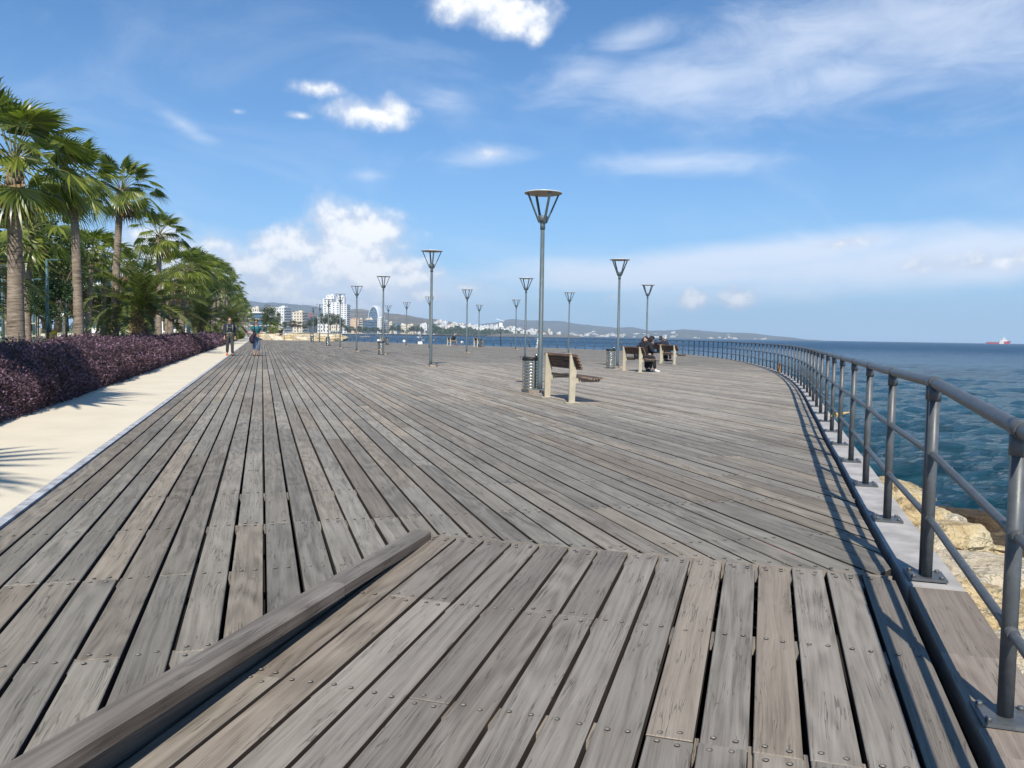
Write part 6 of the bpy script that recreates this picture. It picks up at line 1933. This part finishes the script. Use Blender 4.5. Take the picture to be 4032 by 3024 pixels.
# trees of the shore, one by one where they stand out
shore = [(1062, 235, 'broad', 1.1, 'big dark round tree left of the cream slab, by the far railing'), (1085, 290, 'broad2', .95, 'dark tree behind the big round one'), (1040, 270, 'broad2', .8, 'dark tree below the glass office'), (1150, 330, 'olive', .95, 'brownish spreading shrub tree on the beach'), (1118, 300, 'broad', .5, 'low green bush on the beach'),
         (1172, 350, 'olive', .9, 'olive brown shrub tree right of the spreading one'), (1200, 400, 'olive', .8, 'low olive bush before the apartment blocks'), (1238, 480, 'broad', 1.15, 'green tree under the red mast'), (1275, 620, 'broad2', 1.9, 'large dark tree left in the clump below the tower'), (1300, 640, 'broad', 2.15, 'largest dark tree of the clump below the tower'),
         (1325, 660, 'broad2', 1.9, 'dark tree right in the clump below the tower'), (1345, 720, 'broad', 1.6, 'dark tree at the right end of the clump below the tower'), (1218, 520, 'broad2', 1.0, 'green bush tree left of the tower clump')]
for x, d, k, s_, lab in shore: tree(k, at(x, 1300, d), s_, lab, 'shore trees', rr.uniform(0, 6))
for i in range(44):
    x = 1360 + i * 8.2 + hr.uniform(-3, 3); d = float(np.interp(x, [p[0] for p in front], [p[1] for p in front])) + hr.uniform(25, 90)
    big = (1535 < x < 1575) or (1612 < x < 1665)
    tree(('broad', 'broad2', 'olive')[i % 3] if not big else 'broad2', (at(x, 1300, d).x, d, 0), hr.uniform(1.1, 1.7) if not big else hr.uniform(2.0, 2.5), 'dark green tree in the belt along the shore below the oval building', 'trees of the shore belt', hr.uniform(0, 6))
for i, (x, d) in enumerate([(1062, 170), (1092, 190), (1075, 205)]):
    place_palm((at(x, 1300, d).x, d), 1.9, ['young fan palm in front of the big dark round tree', 'young fan palm right of the first one by the far rocks', 'young fan palm behind the other two on the beach'][i], far_tr[i], far_cr[i], 'young palms on the beach', far_tops[i], 0, 0.75)
# far wood
wd = MB(); wr = random.Random(9)
for _ in range(9500):
    x = wr.uniform(1690, 2130)
    d0 = float(np.interp(x, [p[0] for p in front], [p[1] for p in front])) + 30
    d = d0 + wr.uniform(0, 220)
    hmax = (15 + 9 * mnoise.noise(Vector((x * .022, 0, 1))) + 5 * mnoise.noise(Vector((x * .09, 0, 1)))) * (1 - max(0, (x - 2040) / 160)) * (0.55 + .45 * min(1, (d - d0) / 70))
    q = Vector(((x - CX) / F * d, d, max(.2, hmax * wr.random() ** .5)))
    L = wr.uniform(1.6, 4.0)
    d1 = Vector((wr.gauss(0, 1), wr.gauss(0, 1), wr.gauss(0, .6))).normalized(); d2 = d1.cross(Vector((wr.gauss(0, 1), wr.gauss(0, 1), wr.gauss(0, 1)))).normalized()
    b0 = wd.add([q - d1 * L * .6, q + d2 * L * .45, q + d1 * L * .6, q - d2 * L * .45]); wd.face((b0, b0 + 1, b0 + 2, b0 + 3))
tag(wd.build('coastal_wood', M_tree), 'dark wood along the far shore', kind='stuff')

# ------------------------------------------------------------------ ship
DS = 2350
q = at(3932, 1350, DS); q.z = SEA
root = empty('supply_ship', q, -math.atan2(q.x, DS) + R(8))
tag(root, 'red and white supply ship on the horizon at the right', 'ship')
def hullsec(x, half, zd): return [(x, -half, zd), (x, -half * .95, .6), (x, -half * .6, -1.5), (x, half * .6, -1.5), (x, half * .95, .6), (x, half, zd)]
m = MB()
secs = [hullsec(-31, 6.5, 3.9), hullsec(-28, 7.5, 4.0), hullsec(0.5, 7.5, 4.2), hullsec(0.6, 7.5, 7.2), hullsec(12, 7.5, 7.6), hullsec(20, 6.2, 8.2), hullsec(26, 3.6, 8.9), hullsec(30.5, .5, 9.6)]
secs[-2] = [(x - (0 if z > 3 else 2), y * (1 if z > 3 else .55), z) for x, y, z in secs[-2]]; secs[-1] = [(x - (0 if z > 3 else 5), y, z) for x, y, z in secs[-1]]
rows = [m.add(s) for s in secs]
for j, (a, b_) in enumerate(zip(rows, rows[1:])):
    for i in range(6): m.face((a + i, a + (i + 1) % 6, b_ + (i + 1) % 6, b_ + i), 1 if j in (2, 3) and i in (0, 4) and j == 3 else 0)
m.face(tuple(rows[0] + i for i in range(6))[::-1]); m.face(tuple(rows[-1] + i for i in range(6)))
m.build('hull', [M_redp, M_white], root)
m = MB(); m.prism([(2, -6.5), (16, -6.5), (21, -4.5), (21, 4.5), (16, 6.5), (2, 6.5)], 7.6, 10.2); m.prism([(6, -6), (17, -6), (19, -4), (19, 4), (17, 6), (6, 6)], 10.2, 12.9); m.prism([(8, -6.4), (15.5, -6.4), (17.5, -4), (17.5, 4), (15.5, 6.4), (8, 6.4)], 12.9, 16.0)
m.build('superstructure', M_white, root)
m = MB(); m.box((12.6, 0, 14.9), (9.0, 12.2, 1.1)); m.build('bridge_windows', M_win, root)
m = MB(); m.tube([(11, 0, 16), (11.6, 0, 24)], [.9, .25], 8); m.box((11.2, 0, 19), (.8, 5, .5)); m.lathe([(.3, 16), (1.2, 16.6), (1.3, 17.4), (.4, 18.2)], 10, (14.5, 1.5, 0)); m.tube([(4, 3, 10), (4, 3, 14)], .8, 8); m.build('mast', M_white, root)
m = MB()
for k in range(7): m.box((-27 + 4 * k, 0, 4.9), (2.6, 9, 1.6 + (k % 3) * .3))
m.build('deck_cargo', M_rust, root)

# gulls over the water
for i, (x, y, d) in enumerate([(1651, 1325, 110), (1649, 1331, 112), (1666, 1332, 108), (1667, 1340, 105), (1709, 1340, 100)]):
    m = MB()
    m.tube([(-.17, 0, 0), (-.08, 0, .02), (.10, 0, .02), (.2, 0, .03), (.25, 0, .02)], [.01, .055, .06, .035, .01], 8)
    for s_ in (-1, 1):
        k = m.add([(.08, s_ * .04, .03), (.09, s_ * .3, .14), (.02, s_ * .62, .08), (-.04, s_ * .3, .13), (-.06, s_ * .04, .02)]); m.face((k, k + 1, k + 3, k + 4)); m.face((k + 1, k + 2, k + 3))
        k = m.add([(.08, s_ * .04, .018), (.09, s_ * .3, .128), (.02, s_ * .62, .068), (-.04, s_ * .3, .118), (-.06, s_ * .04, .008)]); m.face((k + 4, k + 3, k + 1, k)); m.face((k + 3, k + 2, k + 1))
    o = m.build('gull', M_white, None, at(x, y, d)); o.rotation_euler = (0.2 * i, 0, i * 1.1)
    tag(o, 'white gull flying low over the water beyond the far railing', 'gull', 'gulls beyond the far railing')

# ------------------------------------------------------------------ haze
def haze():
    m = MB()
    x0, x1, y0, y1, z0, z1 = -4200, 6800, -300, 7600, -60, 265
    m.box(((x0 + x1) / 2, (y0 + y1) / 2, (z0 + z1) / 2), (x1 - x0, y1 - y0, z1 - z0))
    mt = bpy.data.materials.new('haze_air'); mt.use_nodes = True
    T = NT(mt.node_tree)
    out = T.n('ShaderNodeOutputMaterial'); v = T.n('ShaderNodeVolumePrincipled')
    v.inputs['Color'].default_value = (0.62, 0.81, 1.0, 1)
    v.inputs['Density'].default_value = HAZE
    v.inputs['Anisotropy'].default_value = 0.0
    T.link(v.outputs[0], out.inputs['Volume'])
    tag(m.build('haze', mt), kind='stuff')
HAZE = 1.5e-4
haze()
